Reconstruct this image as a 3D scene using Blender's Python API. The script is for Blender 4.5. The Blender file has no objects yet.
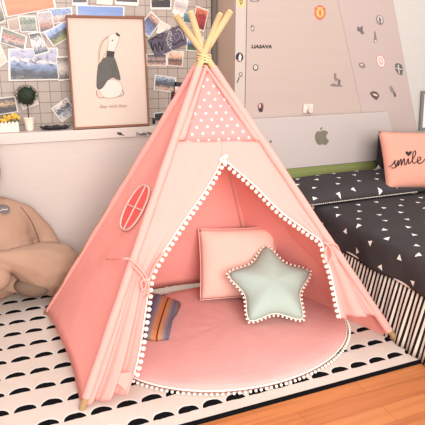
import bpy, bmesh, math, random
from mathutils import Vector, Matrix, noise
random.seed(7)
C = bpy.context.scene.collection
V = Vector
PI = math.pi

# ------------------------------------------------------------------ camera
FPX = 520.0; CAMH = 1.375
PITCH = math.atan(162.5/FPX)
YAW = math.radians(22.008)
FW = V((math.sin(YAW)*math.cos(PITCH), math.cos(YAW)*math.cos(PITCH), -math.sin(PITCH)))
RT = V((math.cos(YAW), -math.sin(YAW), 0)); UP = RT.cross(FW); CAM = V((0, 0, CAMH))
def ray(x, y): return FW + RT*((x-212.5)/FPX) + UP*((212.5-y)/FPX)
def hit(x, y, p0, n, off=0.0):          # measured point of the photo -> point on a real plane of the room
    r = ray(x, y); t = (V(p0)-CAM).dot(n)/r.dot(n); return CAM + r*t + V(n)*off
def onY(x, y, Y): return hit(x, y, (0, Y, 0), V((0, 1, 0)))
def onX(x, y, X): return hit(x, y, (X, 0, 0), V((1, 0, 0)))
def onZ(x, y, Z=0): return hit(x, y, (0, 0, Z), V((0, 0, 1)))

cd = bpy.data.cameras.new('camera'); cam = bpy.data.objects.new('camera', cd); C.objects.link(cam)
cam.location = CAM; cam.rotation_euler = (PI/2-PITCH, 0, -YAW)
cd.sensor_width = 36; cd.lens = FPX/425*36; cd.clip_start = .02
bpy.context.scene.camera = cam

# ------------------------------------------------------------------ materials
def srgb(r, g, b):
    def f(c):
        c /= 255.0
        return .785*(c/12.92 if c <= .04045 else ((c+.055)/1.055)**2.4)
    return (f(r), f(g), f(b), 1)
MATS = {}
class NT:
    def __init__(s, m): s.m = m; s.t = m.node_tree; s.n = s.t.nodes; s.l = s.t.links
    def new(s, kind, **k):
        n = s.n.new(kind)
        for a, b in k.items(): setattr(n, a, b)
        return n
    def math(s, op, a, b=None, c=None):
        n = s.n.new('ShaderNodeMath'); n.operation = op
        for i, v in enumerate((a, b, c)):
            if v is None: continue
            if isinstance(v, (int, float)): n.inputs[i].default_value = v
            else: s.l.new(v, n.inputs[i])
        return n.outputs[0]
    def mix(s, f, a, b):
        n = s.n.new('ShaderNodeMix'); n.data_type = 'RGBA'
        for i, v in ((0, f), (6, a), (7, b)):
            if isinstance(v, (int, float, tuple)): n.inputs[i].default_value = v
            else: s.l.new(v, n.inputs[i])
        return n.outputs[2]
    def vec(s, kind='Object'):
        return s.new('ShaderNodeTexCoord').outputs[kind]
def base(name, col, rough=.7, spec=.3):
    m = bpy.data.materials.new(name); m.use_nodes = True
    b = m.node_tree.nodes['Principled BSDF']
    b.inputs['Base Color'].default_value = col; b.inputs['Roughness'].default_value = rough
    b.inputs['Specular IOR Level'].default_value = spec
    return m, NT(m), b
def mat(name, rgb, rough=.7, spec=.3, var=.06, scale=30, bump=0.0, bscale=200, metal=0):
    if name in MATS: return MATS[name]
    c = srgb(*rgb); m, t, b = base(name, c, rough, spec)
    b.inputs['Metallic'].default_value = metal
    n = t.new('ShaderNodeTexNoise'); n.inputs['Scale'].default_value = scale; n.inputs['Detail'].default_value = 3
    t.l.new(t.vec('Object'), n.inputs['Vector'])
    lo = tuple(x*(1-var) for x in c[:3])+(1,); hi = tuple(min(1, x*(1+var)) for x in c[:3])+(1,)
    t.l.new(t.mix(n.outputs['Fac'], lo, hi), b.inputs['Base Color'])
    if bump:
        n2 = t.new('ShaderNodeTexNoise'); n2.inputs['Scale'].default_value = bscale
        t.l.new(t.vec('Object'), n2.inputs['Vector'])
        bp = t.new('ShaderNodeBump'); bp.inputs['Strength'].default_value = bump; bp.inputs['Distance'].default_value = .002
        t.l.new(n2.outputs['Fac'], bp.inputs['Height']); t.l.new(bp.outputs[0], b.inputs['Normal'])
    MATS[name] = m; return m
def cloth(name, rgb, trans=.25, dots=None, rough=.85):
    if name in MATS: return MATS[name]
    c = srgb(*rgb); m, t, b = base(name, c, rough, .15)
    col = None
    n = t.new('ShaderNodeTexNoise'); n.inputs['Scale'].default_value = 9; n.inputs['Detail'].default_value = 4
    t.l.new(t.vec('Object'), n.inputs['Vector'])
    lo = tuple(x*.95 for x in c[:3])+(1,); hi = tuple(min(1, x*1.04) for x in c[:3])+(1,)
    col = t.mix(n.outputs['Fac'], lo, hi)
    if dots:
        sx, r, dc = dots
        uv = t.vec('UV'); sp = t.new('ShaderNodeSeparateXYZ'); t.l.new(uv, sp.inputs[0])
        u = t.math('DIVIDE', sp.outputs[0], sx); v = t.math('DIVIDE', sp.outputs[1], sx*.62)
        row = t.math('FLOOR', v); odd = t.math('MULTIPLY', t.math('MODULO', row, 2.0), .5)
        fu = t.math('SUBTRACT', t.math('FRACT', t.math('ADD', u, odd)), .5); fv = t.math('SUBTRACT', t.math('FRACT', v), .5)
        fv = t.math('MULTIPLY', fv, .62)
        d = t.math('SQRT', t.math('ADD', t.math('MULTIPLY', fu, fu), t.math('MULTIPLY', fv, fv)))
        col = t.mix(t.math('LESS_THAN', d, r/sx), col, srgb(*dc))
    t.l.new(col, b.inputs['Base Color'])
    w = t.new('ShaderNodeTexNoise'); w.inputs['Scale'].default_value = 7; w.inputs['Detail'].default_value = 5
    t.l.new(t.vec('Object'), w.inputs['Vector'])
    bp = t.new('ShaderNodeBump'); bp.inputs['Strength'].default_value = .35; bp.inputs['Distance'].default_value = .02
    t.l.new(w.outputs['Fac'], bp.inputs['Height']); t.l.new(bp.outputs[0], b.inputs['Normal'])
    if trans:
        tr = t.new('ShaderNodeBsdfTranslucent'); tr.inputs['Color'].default_value = tuple(v**1.3 for v in c[:3])+(1,)
        mx = t.new('ShaderNodeMixShader'); mx.inputs[0].default_value = trans
        t.l.new(b.outputs[0], mx.inputs[1]); t.l.new(tr.outputs[0], mx.inputs[2])
        t.l.new(mx.outputs[0], t.n['Material Output'].inputs['Surface'])
    MATS[name] = m; return m

def m_tile():
    m, t, b = base('grey_beige_tile', srgb(190, 168, 150), .45, .4)
    n = t.new('ShaderNodeTexBrick', offset=0.0, squash=1.0)
    mp = t.new('ShaderNodeCombineXYZ'); sp = t.new('ShaderNodeSeparateXYZ'); t.l.new(t.vec('Object'), sp.inputs[0])
    t.l.new(sp.outputs[0], mp.inputs[0]); t.l.new(sp.outputs[2], mp.inputs[1]); t.l.new(mp.outputs[0], n.inputs['Vector'])
    n.inputs['Scale'].default_value = 1; n.inputs['Brick Width'].default_value = .068; n.inputs['Row Height'].default_value = .063
    n.inputs['Mortar Size'].default_value = .0022; n.inputs['Mortar Smooth'].default_value = .2
    n.inputs['Color1'].default_value = srgb(172, 153, 139); n.inputs['Color2'].default_value = srgb(166, 147, 133)
    n.inputs['Mortar'].default_value = srgb(112, 92, 80)
    t.l.new(n.outputs['Color'], b.inputs['Base Color']); return m
def m_wood(name, c1, c2, mortar, pw=.095, pl=.9, horiz=True):
    m, t, b = base(name, srgb(*c1), .35, .4)
    sp = t.new('ShaderNodeSeparateXYZ'); t.l.new(t.vec('Object'), sp.inputs[0])
    mp = t.new('ShaderNodeCombineXYZ'); t.l.new(sp.outputs[0], mp.inputs[0]); t.l.new(sp.outputs[1], mp.inputs[1])
    n = t.new('ShaderNodeTexBrick', offset=.37); t.l.new(mp.outputs[0], n.inputs['Vector'])
    n.inputs['Scale'].default_value = 1; n.inputs['Brick Width'].default_value = pl; n.inputs['Row Height'].default_value = pw
    n.inputs['Mortar Size'].default_value = .0012; n.inputs['Bias'].default_value = 0
    n.inputs['Color1'].default_value = srgb(*c1); n.inputs['Color2'].default_value = srgb(*c2); n.inputs['Mortar'].default_value = srgb(*mortar)
    mg = t.new('ShaderNodeMapping'); mg.inputs['Scale'].default_value = (2.0, 45, 45); t.l.new(t.vec('Object'), mg.inputs['Vector'])
    g = t.new('ShaderNodeTexNoise'); g.inputs['Scale'].default_value = 1; g.inputs['Detail'].default_value = 5; t.l.new(mg.outputs[0], g.inputs['Vector'])
    f = t.math('MULTIPLY', t.math('SUBTRACT', g.outputs['Fac'], .46), 2.6)
    f = t.math('MINIMUM', t.math('MAXIMUM', f, 0.0), .8)
    t.l.new(t.mix(f, n.outputs['Color'], srgb(*mortar)), b.inputs['Base Color']); return m
def m_paint(name, c1, c2):                      # white laminate with a faint horizontal wood grain
    m, t, b = base(name, srgb(*c1), .45, .35)
    mg = t.new('ShaderNodeMapping'); mg.inputs['Scale'].default_value = (2.2, 2, 60); t.l.new(t.vec('Object'), mg.inputs['Vector'])
    g = t.new('ShaderNodeTexNoise'); g.inputs['Scale'].default_value = 1; g.inputs['Detail'].default_value = 4; t.l.new(mg.outputs[0], g.inputs['Vector'])
    t.l.new(t.mix(g.outputs['Fac'], srgb(*c1), srgb(*c2)), b.inputs['Base Color']); return m
def m_rug():
    m, t, b = base('rug_half_moons', srgb(235, 222, 208), .9, .1)
    sp = t.new('ShaderNodeSeparateXYZ'); t.l.new(t.vec('Object'), sp.inputs[0])
    X, Y = sp.outputs[0], sp.outputs[1]
    wob = t.new('ShaderNodeTexNoise'); wob.inputs['Scale'].default_value = 25; t.l.new(t.vec('Object'), wob.inputs['Vector'])
    w = t.math('MULTIPLY', t.math('SUBTRACT', wob.outputs['Fac'], .5), .012)
    yy = t.math('DIVIDE', t.math('SUBTRACT', t.math('ADD', Y, w), 1.641-.002), .1245)
    row = t.math('FLOOR', yy); v = t.math('MULTIPLY', t.math('FRACT', yy), .1245)
    j = t.math('MULTIPLY', t.math('SINE', t.math('MULTIPLY', row, 2.1)), .016)
    xx = t.math('DIVIDE', t.math('ADD', t.math('SUBTRACT', X, .050), t.math('ADD', j, 5.125*.4)), .1025)
    u = t.math('MULTIPLY', t.math('SUBTRACT', t.math('FRACT', t.math('ADD', xx, .5)), .5), .1025)
    a = t.math('POWER', t.math('ABSOLUTE', t.math('DIVIDE', u, .043)), 2.3); c = t.math('POWER', t.math('DIVIDE', v, .036), 2.0)
    moon = t.math('LESS_THAN', t.math('ADD', a, c), 1.0)
    a2 = t.math('POWER', t.math('ABSOLUTE', t.math('DIVIDE', u, .047)), 2.3); c2 = t.math('POWER', t.math('DIVIDE', v, .045), 2.0)
    halo = t.math('LESS_THAN', t.math('ADD', a2, c2), 1.0)
    big = t.new('ShaderNodeTexNoise'); big.inputs['Scale'].default_value = 14; big.inputs['Detail'].default_value = 3; t.l.new(t.vec('Object'), big.inputs['Vector'])
    cr = t.mix(big.outputs['Fac'], srgb(206, 184, 170), srgb(216, 198, 186))
    col = t.mix(halo, cr, srgb(222, 210, 200))
    col = t.mix(moon, col, srgb(8, 8, 11))
    t.l.new(t.mix(t.math('LESS_THAN', Y, 1.583), col, srgb(8, 8, 11)), b.inputs['Base Color'])
    return m
def m_tri():                                    # charcoal bed cotton printed with small white triangles
    m, t, b = base('charcoal_triangle_print', srgb(70, 66, 68), .85, .15)
    sp = t.new('ShaderNodeSeparateXYZ'); t.l.new(t.vec('UV'), sp.inputs[0])
    P = .150
    U = t.math('DIVIDE', sp.outputs[0], P); Q = t.math('DIVIDE', sp.outputs[1], P*.72)
    row = t.math('FLOOR', Q); U = t.math('ADD', U, t.math('MULTIPLY', t.math('MODULO', row, 2.0), .5))
    cell = t.new('ShaderNodeCombineXYZ'); t.l.new(t.math('FLOOR', U), cell.inputs[0]); t.l.new(row, cell.inputs[1])
    wn = t.new('ShaderNodeTexWhiteNoise', noise_dimensions='2D'); t.l.new(cell.outputs[0], wn.inputs['Vector'])
    sc = t.new('ShaderNodeSeparateColor'); t.l.new(wn.outputs['Color'], sc.inputs[0])
    fu = t.math('MULTIPLY', t.math('SUBTRACT', t.math('FRACT', U), t.math('ADD', .35, t.math('MULTIPLY', sc.outputs[0], .3))), P)
    fv = t.math('MULTIPLY', t.math('SUBTRACT', t.math('FRACT', Q), t.math('ADD', .35, t.math('MULTIPLY', sc.outputs[1], .3))), P*.72)
    ang = t.math('MULTIPLY', sc.outputs[2], 6.283); r = .0094
    hs = []
    for k in range(3):
        a = t.math('ADD', ang, k*2.0944)
        hs.append(t.math('ADD', t.math('MULTIPLY', fu, t.math('COSINE', a)), t.math('MULTIPLY', fv, t.math('SINE', a))))
    mx = t.math('MAXIMUM', t.math('MAXIMUM', hs[0], hs[1]), hs[2])
    n = t.new('ShaderNodeTexNoise'); n.inputs['Scale'].default_value = 6; t.l.new(t.vec('Object'), n.inputs['Vector'])
    col = t.mix(n.outputs['Fac'], srgb(58, 52, 53), srgb(68, 61, 61))
    t.l.new(t.mix(t.math('LESS_THAN', mx, r), col, srgb(240, 228, 216)), b.inputs['Base Color'])
    bp = t.new('ShaderNodeBump'); bp.inputs['Strength'].default_value = .5; bp.inputs['Distance'].default_value = .03
    t.l.new(n.outputs['Fac'], bp.inputs['Height']); t.l.new(bp.outputs[0], b.inputs['Normal'])
    return m
def m_stripe(name, cols, axis, period, src='UV', rough=.85):   # cols: list of (pos, rgb)
    m, t, b = base(name, srgb(*cols[0][1]), rough, .15)
    sp = t.new('ShaderNodeSeparateXYZ'); t.l.new(t.vec(src), sp.inputs[0])
    f = t.math('FRACT', t.math('DIVIDE', sp.outputs[axis], period))
    r = t.new('ShaderNodeValToRGB'); r.color_ramp.interpolation = 'CONSTANT' if len(cols) < 4 else 'LINEAR'
    e = r.color_ramp.elements
    e[0].position = 0; e[0].color = srgb(*cols[0][1]); e[1].position = 1; e[1].color = srgb(*cols[-1][1])
    for p, c in cols[1:]:
        if p < 1: q = e.new(p); q.color = srgb(*c)
    t.l.new(f, r.inputs[0]); t.l.new(r.outputs[0], b.inputs['Base Color']); return m
def m_photo(name, cols, seed, ns=6.0, amp=.35, blot=.75):         # printed photograph: soft bands of colour broken by blotches
    m, t, b = base(name, srgb(*cols[0]), .35, .35)
    uv = t.vec('UV'); sp = t.new('ShaderNodeSeparateXYZ'); t.l.new(uv, sp.inputs[0])
    ad = t.new('ShaderNodeVectorMath'); ad.operation = 'ADD'; ad.inputs[1].default_value = (seed*3.7, seed*1.3, seed)
    t.l.new(uv, ad.inputs[0])
    n = t.new('ShaderNodeTexNoise'); n.inputs['Scale'].default_value = ns; n.inputs['Detail'].default_value = 8; n.inputs['Roughness'].default_value = .72
    t.l.new(ad.outputs[0], n.inputs['Vector'])
    f = t.math('ADD', sp.outputs[1], t.math('MULTIPLY', t.math('SUBTRACT', n.outputs['Fac'], .5), amp*4.2))
    r = t.new('ShaderNodeValToRGB'); e = r.color_ramp.elements
    e[0].position = 0; e[0].color = srgb(*cols[0]); e[1].position = 1; e[1].color = srgb(*cols[-1])
    for i, c in enumerate(cols):
        q = e.new((i+.5)/len(cols)); q.color = srgb(*c)
    t.l.new(f, r.inputs[0])
    n2 = t.new('ShaderNodeTexNoise'); n2.inputs['Scale'].default_value = ns*1.7; n2.inputs['Detail'].default_value = 6; t.l.new(ad.outputs[0], n2.inputs['Vector'])
    k = t.math('MINIMUM', t.math('MAXIMUM', t.math('MULTIPLY', t.math('SUBTRACT', n2.outputs['Fac'], .55), 9), 0.0), blot)
    t.l.new(t.mix(k, r.outputs[0], srgb(30, 26, 34)), b.inputs['Base Color']); return m

# ------------------------------------------------------------------ object helpers
def wloc(p):
    v = V((0, 0, 0))
    while p is not None: v += p.location; p = p.parent
    return v
def thing(name, label, cat, loc=(0, 0, 0), group=None):
    o = bpy.data.objects.new(name, None); C.objects.link(o); o.location = loc; o.empty_display_size = .05
    o['label'] = label; o['category'] = cat
    if group: o['group'] = group
    return o
def tag(o, label, cat, group=None):
    o['label'] = label; o['category'] = cat
    if group: o['group'] = group
    return o
def obj(name, bm, m, parent=None, smooth=False, uvf=None, bevel=0, label=None, solid=0, subd=0, org=None):
    """world-space bmesh -> one mesh object (below its parent)"""
    if org is None:
        if parent: org = wloc(parent)
        elif len(bm.verts):
            xs = [v.co for v in bm.verts]
            org = V(((min(c.x for c in xs)+max(c.x for c in xs))/2, (min(c.y for c in xs)+max(c.y for c in xs))/2, min(c.z for c in xs)))
    if uvf:
        L = bm.loops.layers.uv.verify()
        for f in bm.faces:
            for l in f.loops: l[L].uv = uvf(l.vert.co)
    for v in bm.verts: v.co -= org
    me = bpy.data.meshes.new(name); bm.to_mesh(me); bm.free()
    if smooth:
        for p in me.polygons: p.use_smooth = True
    o = bpy.data.objects.new(name, me); C.objects.link(o)
    for k in (m if isinstance(m, (list, tuple)) else [m]): me.materials.append(k)
    if parent: o.parent = parent
    else: o.location = org
    if solid:
        s = o.modifiers.new('solid', 'SOLIDIFY'); s.thickness = solid; s.offset = 0
    if bevel:
        b = o.modifiers.new('bevel', 'BEVEL'); b.width = bevel; b.segments = 3; b.limit_method = 'ANGLE'
    if subd:
        s = o.modifiers.new('subd', 'SUBSURF'); s.levels = subd; s.render_levels = subd
    if label: o['label'] = label
    return o
def struct(name, bm, m, **k):
    o = obj(name, bm, m, **k); o['kind'] = 'structure'; return o
def box(bm, x0, y0, z0, x1, y1, z1):
    vs = [bm.verts.new(c) for c in ((x0, y0, z0), (x1, y0, z0), (x1, y1, z0), (x0, y1, z0), (x0, y0, z1), (x1, y0, z1), (x1, y1, z1), (x0, y1, z1))]
    for f in ((3, 2, 1, 0), (4, 5, 6, 7), (0, 1, 5, 4), (1, 2, 6, 5), (2, 3, 7, 6), (3, 0, 4, 7)): bm.faces.new([vs[i] for i in f])
    return bm
def B(*a): return box(bmesh.new(), *a)
def prism(pts, n, th, bm=None):                 # outline (3D) pushed th along n
    bm = bm or bmesh.new(); n = V(n).normalized()
    a = [bm.verts.new(p) for p in pts]; b = [bm.verts.new(V(p)+n*th) for p in pts]
    fa = bm.faces.new(a); fb = bm.faces.new(list(reversed(b))); k = len(pts)
    for i in range(k): bm.faces.new((a[i], b[i], b[(i+1) % k], a[(i+1) % k]))
    bm.normal_update(); bmesh.ops.recalc_face_normals(bm, faces=bm.faces[:]); return bm
def spline(pts, n):                             # Catmull-Rom
    pts = [V(p) for p in pts]; out = []
    P = [pts[0]*2-pts[1]]+pts+[pts[-1]*2-pts[-2]]
    for i in range(1, len(P)-2):
        for k in range(n):
            t = k/n; a, b, c, d = P[i-1:i+3]
            out.append(.5*((2*b)+(c-a)*t+(2*a-5*b+4*c-d)*t*t+(3*b-3*c+d-a)*t**3))
    out.append(pts[-1]); return out
def spline_at(pts, m):                          # m+1 samples along the spline
    s = spline(pts, 12); d = [0]
    for i in range(1, len(s)): d.append(d[-1]+(s[i]-s[i-1]).length)
    out = []; j = 0
    for k in range(m+1):
        q = d[-1]*k/m
        while j < len(d)-2 and d[j+1] < q: j += 1
        f = (q-d[j])/max(1e-9, d[j+1]-d[j]); out.append(s[j].lerp(s[j+1], min(1, max(0, f))))
    return out
def tube(bm, pts, rad, seg=10, cap=True, closed=False):
    pts = [V(p) for p in pts]; n = len(pts); rings = []
    rr = rad if isinstance(rad, (list, tuple)) else [rad]*n
    t0 = (pts[1]-pts[0]).normalized(); ref = t0.orthogonal().normalized()
    for i, p in enumerate(pts):
        if closed: t = (pts[(i+1) % n]-pts[i-1]).normalized()
        else: t = (pts[min(i+1, n-1)]-pts[max(i-1, 0)]).normalized()
        ref = (ref-t*ref.dot(t)).normalized(); bi = t.cross(ref)
        rings.append([bm.verts.new(p+(ref*math.cos(2*PI*k/seg)+bi*math.sin(2*PI*k/seg))*rr[i]) for k in range(seg)])
    for i in range(n if closed else n-1):
        a, b = rings[i], rings[(i+1) % n]
        for k in range(seg): bm.faces.new((a[k], a[(k+1) % seg], b[(k+1) % seg], b[k]))
    if cap and not closed:
        bm.faces.new(list(reversed(rings[0]))); bm.faces.new(rings[-1])
    return bm
def T(pts, rad, **k): return tube(bmesh.new(), pts, rad, **k)
def ball(bm, c, r, sub=2, sc=(1, 1, 1), rot=None):
    g = bmesh.ops.create_icosphere(bm, subdivisions=sub, radius=1)
    for v in g['verts']:
        q = V((v.co.x*r*sc[0], v.co.y*r*sc[1], v.co.z*r*sc[2]))
        if rot: q = rot @ q
        v.co = q+V(c)
    return bm
def grid_surface(rows):                          # rows of 3D points -> quads
    bm = bmesh.new(); G = [[bm.verts.new(p) for p in r] for r in rows]
    for i in range(len(G)-1):
        for j in range(len(G[0])-1): bm.faces.new((G[i][j], G[i+1][j], G[i+1][j+1], G[i][j+1]))
    return bm
def lathe(prof, c, seg=24):
    bm = bmesh.new(); R = [[bm.verts.new((c[0]+r*math.cos(2*PI*k/seg), c[1]+r*math.sin(2*PI*k/seg), c[2]+z)) for k in range(seg)] for r, z in prof]
    for a, b in zip(R, R[1:]):
        for k in range(seg): bm.faces.new((a[k], a[(k+1) % seg], b[(k+1) % seg], b[k]))
    bm.faces.new(list(reversed(R[0]))); bm.faces.new(R[-1]); return bm
def text_bm(s, p0, ex, ez, size, shear=0.0, bold=0.0, depth=.0008, align='CENTER', width=None):
    """real lettering as mesh: baseline centre p0, along ex, upright ez"""
    cu = bpy.data.curves.new('lettering', 'FONT'); cu.body = s; cu.size = size; cu.shear = shear; cu.offset = bold
    cu.align_x = align; cu.extrude = depth/2; cu.resolution_u = 3
    o = bpy.data.objects.new('lettering', cu); C.objects.link(o)
    bpy.context.view_layer.update()
    dg = bpy.context.evaluated_depsgraph_get(); me = bpy.data.meshes.new_from_object(o.evaluated_get(dg))
    bm = bmesh.new(); bm.from_mesh(me); bpy.data.objects.remove(o); bpy.data.meshes.remove(me); bpy.data.curves.remove(cu)
    ex = V(ex).normalized(); ez = V(ez).normalized(); nn = ex.cross(ez)
    sx = 1
    if width and len(bm.verts):
        xs = [v.co.x for v in bm.verts]; sx = width/(max(xs)-min(xs))
    for v in bm.verts: v.co = V(p0)+ex*v.co.x*sx+ez*v.co.y+nn*v.co.z
    return bm

# ------------------------------------------------------------------ palette
M_white = mat('white_laminate_edge', (200, 182, 170), .45)
M_lam = m_paint('white_laminate', (206, 190, 180), (198, 182, 172))
M_lip = m_paint('ledge_laminate', (212, 196, 186), (206, 190, 178))
M_wd = m_paint('cream_wardrobe', (190, 168, 157), (184, 162, 150))
M_band = m_paint('pink_cream_band', (190, 166, 158), (186, 166, 158))
M_cream = m_paint('ivory_cream', (202, 193, 185), (198, 188, 180))
M_head = m_paint('headboard_white', (192, 178, 172), (188, 173, 166))
M_side = mat('wardrobe_side', (205, 175, 155), .5)
M_green = m_stripe('olive_green_slats', [(0, (136, 140, 84)), (.86, (108, 112, 66)), (.95, (148, 150, 98))], 2, .028, 'Object', .6)
M_dark = mat('dark_print', (44, 36, 38), .5)
M_grey = mat('grey_metal', (128, 122, 116), .5)
M_tan = cloth('salmon_cotton', (273, 192, 180), .36)
M_trim = cloth('pale_pink_cotton', (246, 200, 188), .15)
M_dot = cloth('dotted_pink_cotton', (226, 156, 150), .2, dots=(.047, .0056, (252, 236, 226)))
M_pole = mat('pale_pine', (204, 164, 118), .5, .3, .12, 18)
M_pom = mat('white_pompom_yarn', (250, 234, 218), .95, .05, .05, 60, 1.0, 400)
M_rope = mat('natural_rope', (222, 190, 140), .9)
M_coral = cloth('coral_cotton', (262, 112, 106), .2)
M_mat = cloth('mat_pink_cotton', (222, 160, 152), 0)
M_peach = cloth('peach_cotton', (244, 190, 174), 0)
M_mint = cloth('mint_cotton', (170, 184, 172), 0)
M_plush = mat('beige_plush', (176, 140, 118), .95, .1, .12, 8, .6, 120)
M_plushd = mat('brown_plush', (122, 98, 84), .95, .1, .12, 8, .6, 120)
M_tri = m_tri()
M_black = mat('black_print', (30, 26, 28), .6)
M_paper = mat('photo_paper', (222, 210, 200), .4, .3, .02)

# ------------------------------------------------------------------ room
struct('floor', B(-1.6, -1.2, -.03, 4.2, 3.6, 0), m_wood('orange_parquet', (198, 122, 72), (184, 106, 60), (150, 80, 42)))
YT, YP, YW = 3.357, 3.124, 3.05
struct('wall_back', B(-1.6, YT, 0, 1.375, YT+.1, 2.5), m_tile())
struct('wall_back_right', B(1.376, YT, 0, 4.2, YT+.1, 2.5), M_cream)
struct('wall_left', B(-1.7, -1.2, 0, -1.6, YT+.1, 2.5), M_cream)
struct('wall_right', B(4.2, -1.2, 0, 4.3, YT+.1, 2.5), M_cream)
# low panelled cupboard run with the ledge the pictures stand on
cab = thing('low_cabinet', 'long low white laminate cabinet whose top ledge carries the framed rabbit picture', 'cabinet', (-.1, 3.23, 0))
obj('cabinet_panel', B(-1.58, YP, 0, 1.25, YT-.002, .867), M_lam, cab)
obj('ledge', B(-1.58, YP-.012, .869, 1.25, YT-.002, .929), M_lip, cab, bevel=.003)
struct('trim_1', B(1.345, YT-.03, .6, 1.374, YT-.001, 2.5), mat('dark_grey_trim', (104, 92, 84), .5))
# wardrobe
wd = thing('wardrobe', 'tall cream wardrobe with small stickers on its door, behind the white headboard', 'wardrobe', (1.9, 3.2, 0))
obj('wardrobe_body', B(1.382, YW+.02, 0, 3.9, YT-.003, 2.4), M_side, wd)
obj('stile', B(1.382, YW-.004, 0, 1.453, YW+.019, 2.4), m_paint('stile_white', (196, 178, 167), (190, 172, 160)), wd, bevel=.002)
obj('door', B(1.459, YW, 0, 2.60, YW+.019, 2.4), M_wd, wd, bevel=.003)
def slant(p, Y): return onY(p[0], p[1], Y)
def extend(a, b, z):
    t = (z-a.z)/(b.z-a.z); return a+(b-a)*t
a0, a1 = onY(338, 0, YW-.0025), onY(361, 108, YW-.0025); b0, b1 = onY(393, 0, YW-.0025), onY(412, 102, YW-.0025)  # slanted edges of two thin colour sheets laid over the door front
obj('slanted_band', prism([extend(a0, a1, .2), extend(b0, b1, .2), extend(b0, b1, 2.4), extend(a0, a1, 2.4)], (0, 1, 0), .0022), M_band, wd, label='pinkish slanted band')
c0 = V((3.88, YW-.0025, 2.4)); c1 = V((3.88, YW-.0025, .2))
obj('slanted_band', prism([extend(b0, b1, .2)+V((.0004, 0, 0)), c1, c0, extend(b0, b1, 2.4)+V((.0004, 0, 0))], (0, 1, 0), .0022), M_cream, wd, label='ivory area right of the slanted band')

# rug
rug = obj('rug', B(-1.35, 1.563, 0.0005, 3.3, 3.085, .008), m_rug(), org=V((0, 0, 0)))
tag(rug, 'cream rug printed with rows of black half moons and a black edge', 'rug')

# ------------------------------------------------------------------ play tent
X0 = V((.849, 2.2, 1.336))                       # where the poles cross
FL = onZ(82, 411); RL = onZ(46, 315); FR = onZ(397, 343); RR = onZ(256, 281)
tent = thing('play_tent', 'pink cotton teepee play tent with pompom trimmed open flaps and four wooden poles', 'tent', ((FL.x+FR.x)/2, 2.2, 0))
NF = (FR-FL).cross(X0-FL).normalized(); NF = NF if NF.y < 0 else -NF
NL = (RL-FL).cross(X0-FL).normalized(); NL = NL if NL.x < 0 else -NL
NR = (RR-FR).cross(X0-FR).normalized(); NR = NR if NR.x > 0 else -NR
def ft(x, y, off=0): return hit(x, y, FL, NF, off)
def lt(x, y, off=0): return hit(x, y, FL, NL, off)
def rt(x, y, off=0): return hit(x, y, FR, NR, off)
offs = {'FL': V((-.013, -.008, 0)), 'FR': V((.013, -.012, 0)), 'RL': V((-.010, .014, 0)), 'RR': V((.012, .013, 0))}
for k, foot, tip, kind in (('FL', FL, (223, 13), 0), ('FR', FR, (173, 14), 0), ('RL', RL, (233, 8), 0), ('RR', RR, (188, 11), 0)):
    xc = X0+offs[k]; d = (xc-foot).normalized()
    t = hit(tip[0], tip[1], xc, FW)             # depth of the crossing; keep only the length
    end = xc+(t-xc).normalized()*.235 if False else xc+d*.20
    end = end.lerp(t, .6)
    p = obj('pole', T([foot+V((0, 0, .008)), xc, end], .0145, seg=14), M_pole, tent, smooth=True)
    obj('pole_cap', T([end-(end-xc).normalized()*.002, end+(end-xc).normalized()*.005], .0125, seg=14), M_rope, p)
# rope lashing at the crossing
pts = []
for k in range(90):
    a = k*.42; pts.append(X0+V((math.cos(a)*.031, math.sin(a)*.031, -.016+.034*k/90+.008*math.sin(a*1.5))))
obj('rope_lashing', T(pts, .0032, seg=6), M_rope, tent, smooth=True)

def sag_panel(A, Bp, Ctop, N, nu, nv, sag, hem):  # triangular cloth wall from two feet to the crossing
    rows = []
    for i in range(nv+1):
        v = i/nv
        v2 = v*.972
        a = A.lerp(Ctop, v2); b = Bp.lerp(Ctop, v2); r = []
        for j in range(nu+1):
            u = j/nu; p = a.lerp(b, u)
            p = p+V((0, 0, hem*math.sin(PI*u)*(1-v)**3))
            w = sag*math.sin(PI*u)*(1-v)*(.3+.7*v)
            w += .004*math.sin(7*u+5*v)*math.sin(PI*u)+.0035*math.sin(23*v+9*u)*math.sin(PI*u)*(1-v*.5)
            r.append(p-N*w)
        rows.append(r)
    return grid_surface(rows)
lift = V((0, 0, .012))
obj('side_panel', sag_panel(FL+lift, RL+lift, X0, NL, 24, 30, .045, .075), M_tan, tent, smooth=True, solid=.0015, label='outer left side of salmon pink cotton')
NB = (RR-RL).cross(X0-RL).normalized(); NB = NB if NB.y > 0 else -NB
obj('back_panel', sag_panel(RL+lift, RR+lift, X0, NB, 24, 24, -.05, .03), M_tan, tent, smooth=True, solid=.0015)
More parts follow.
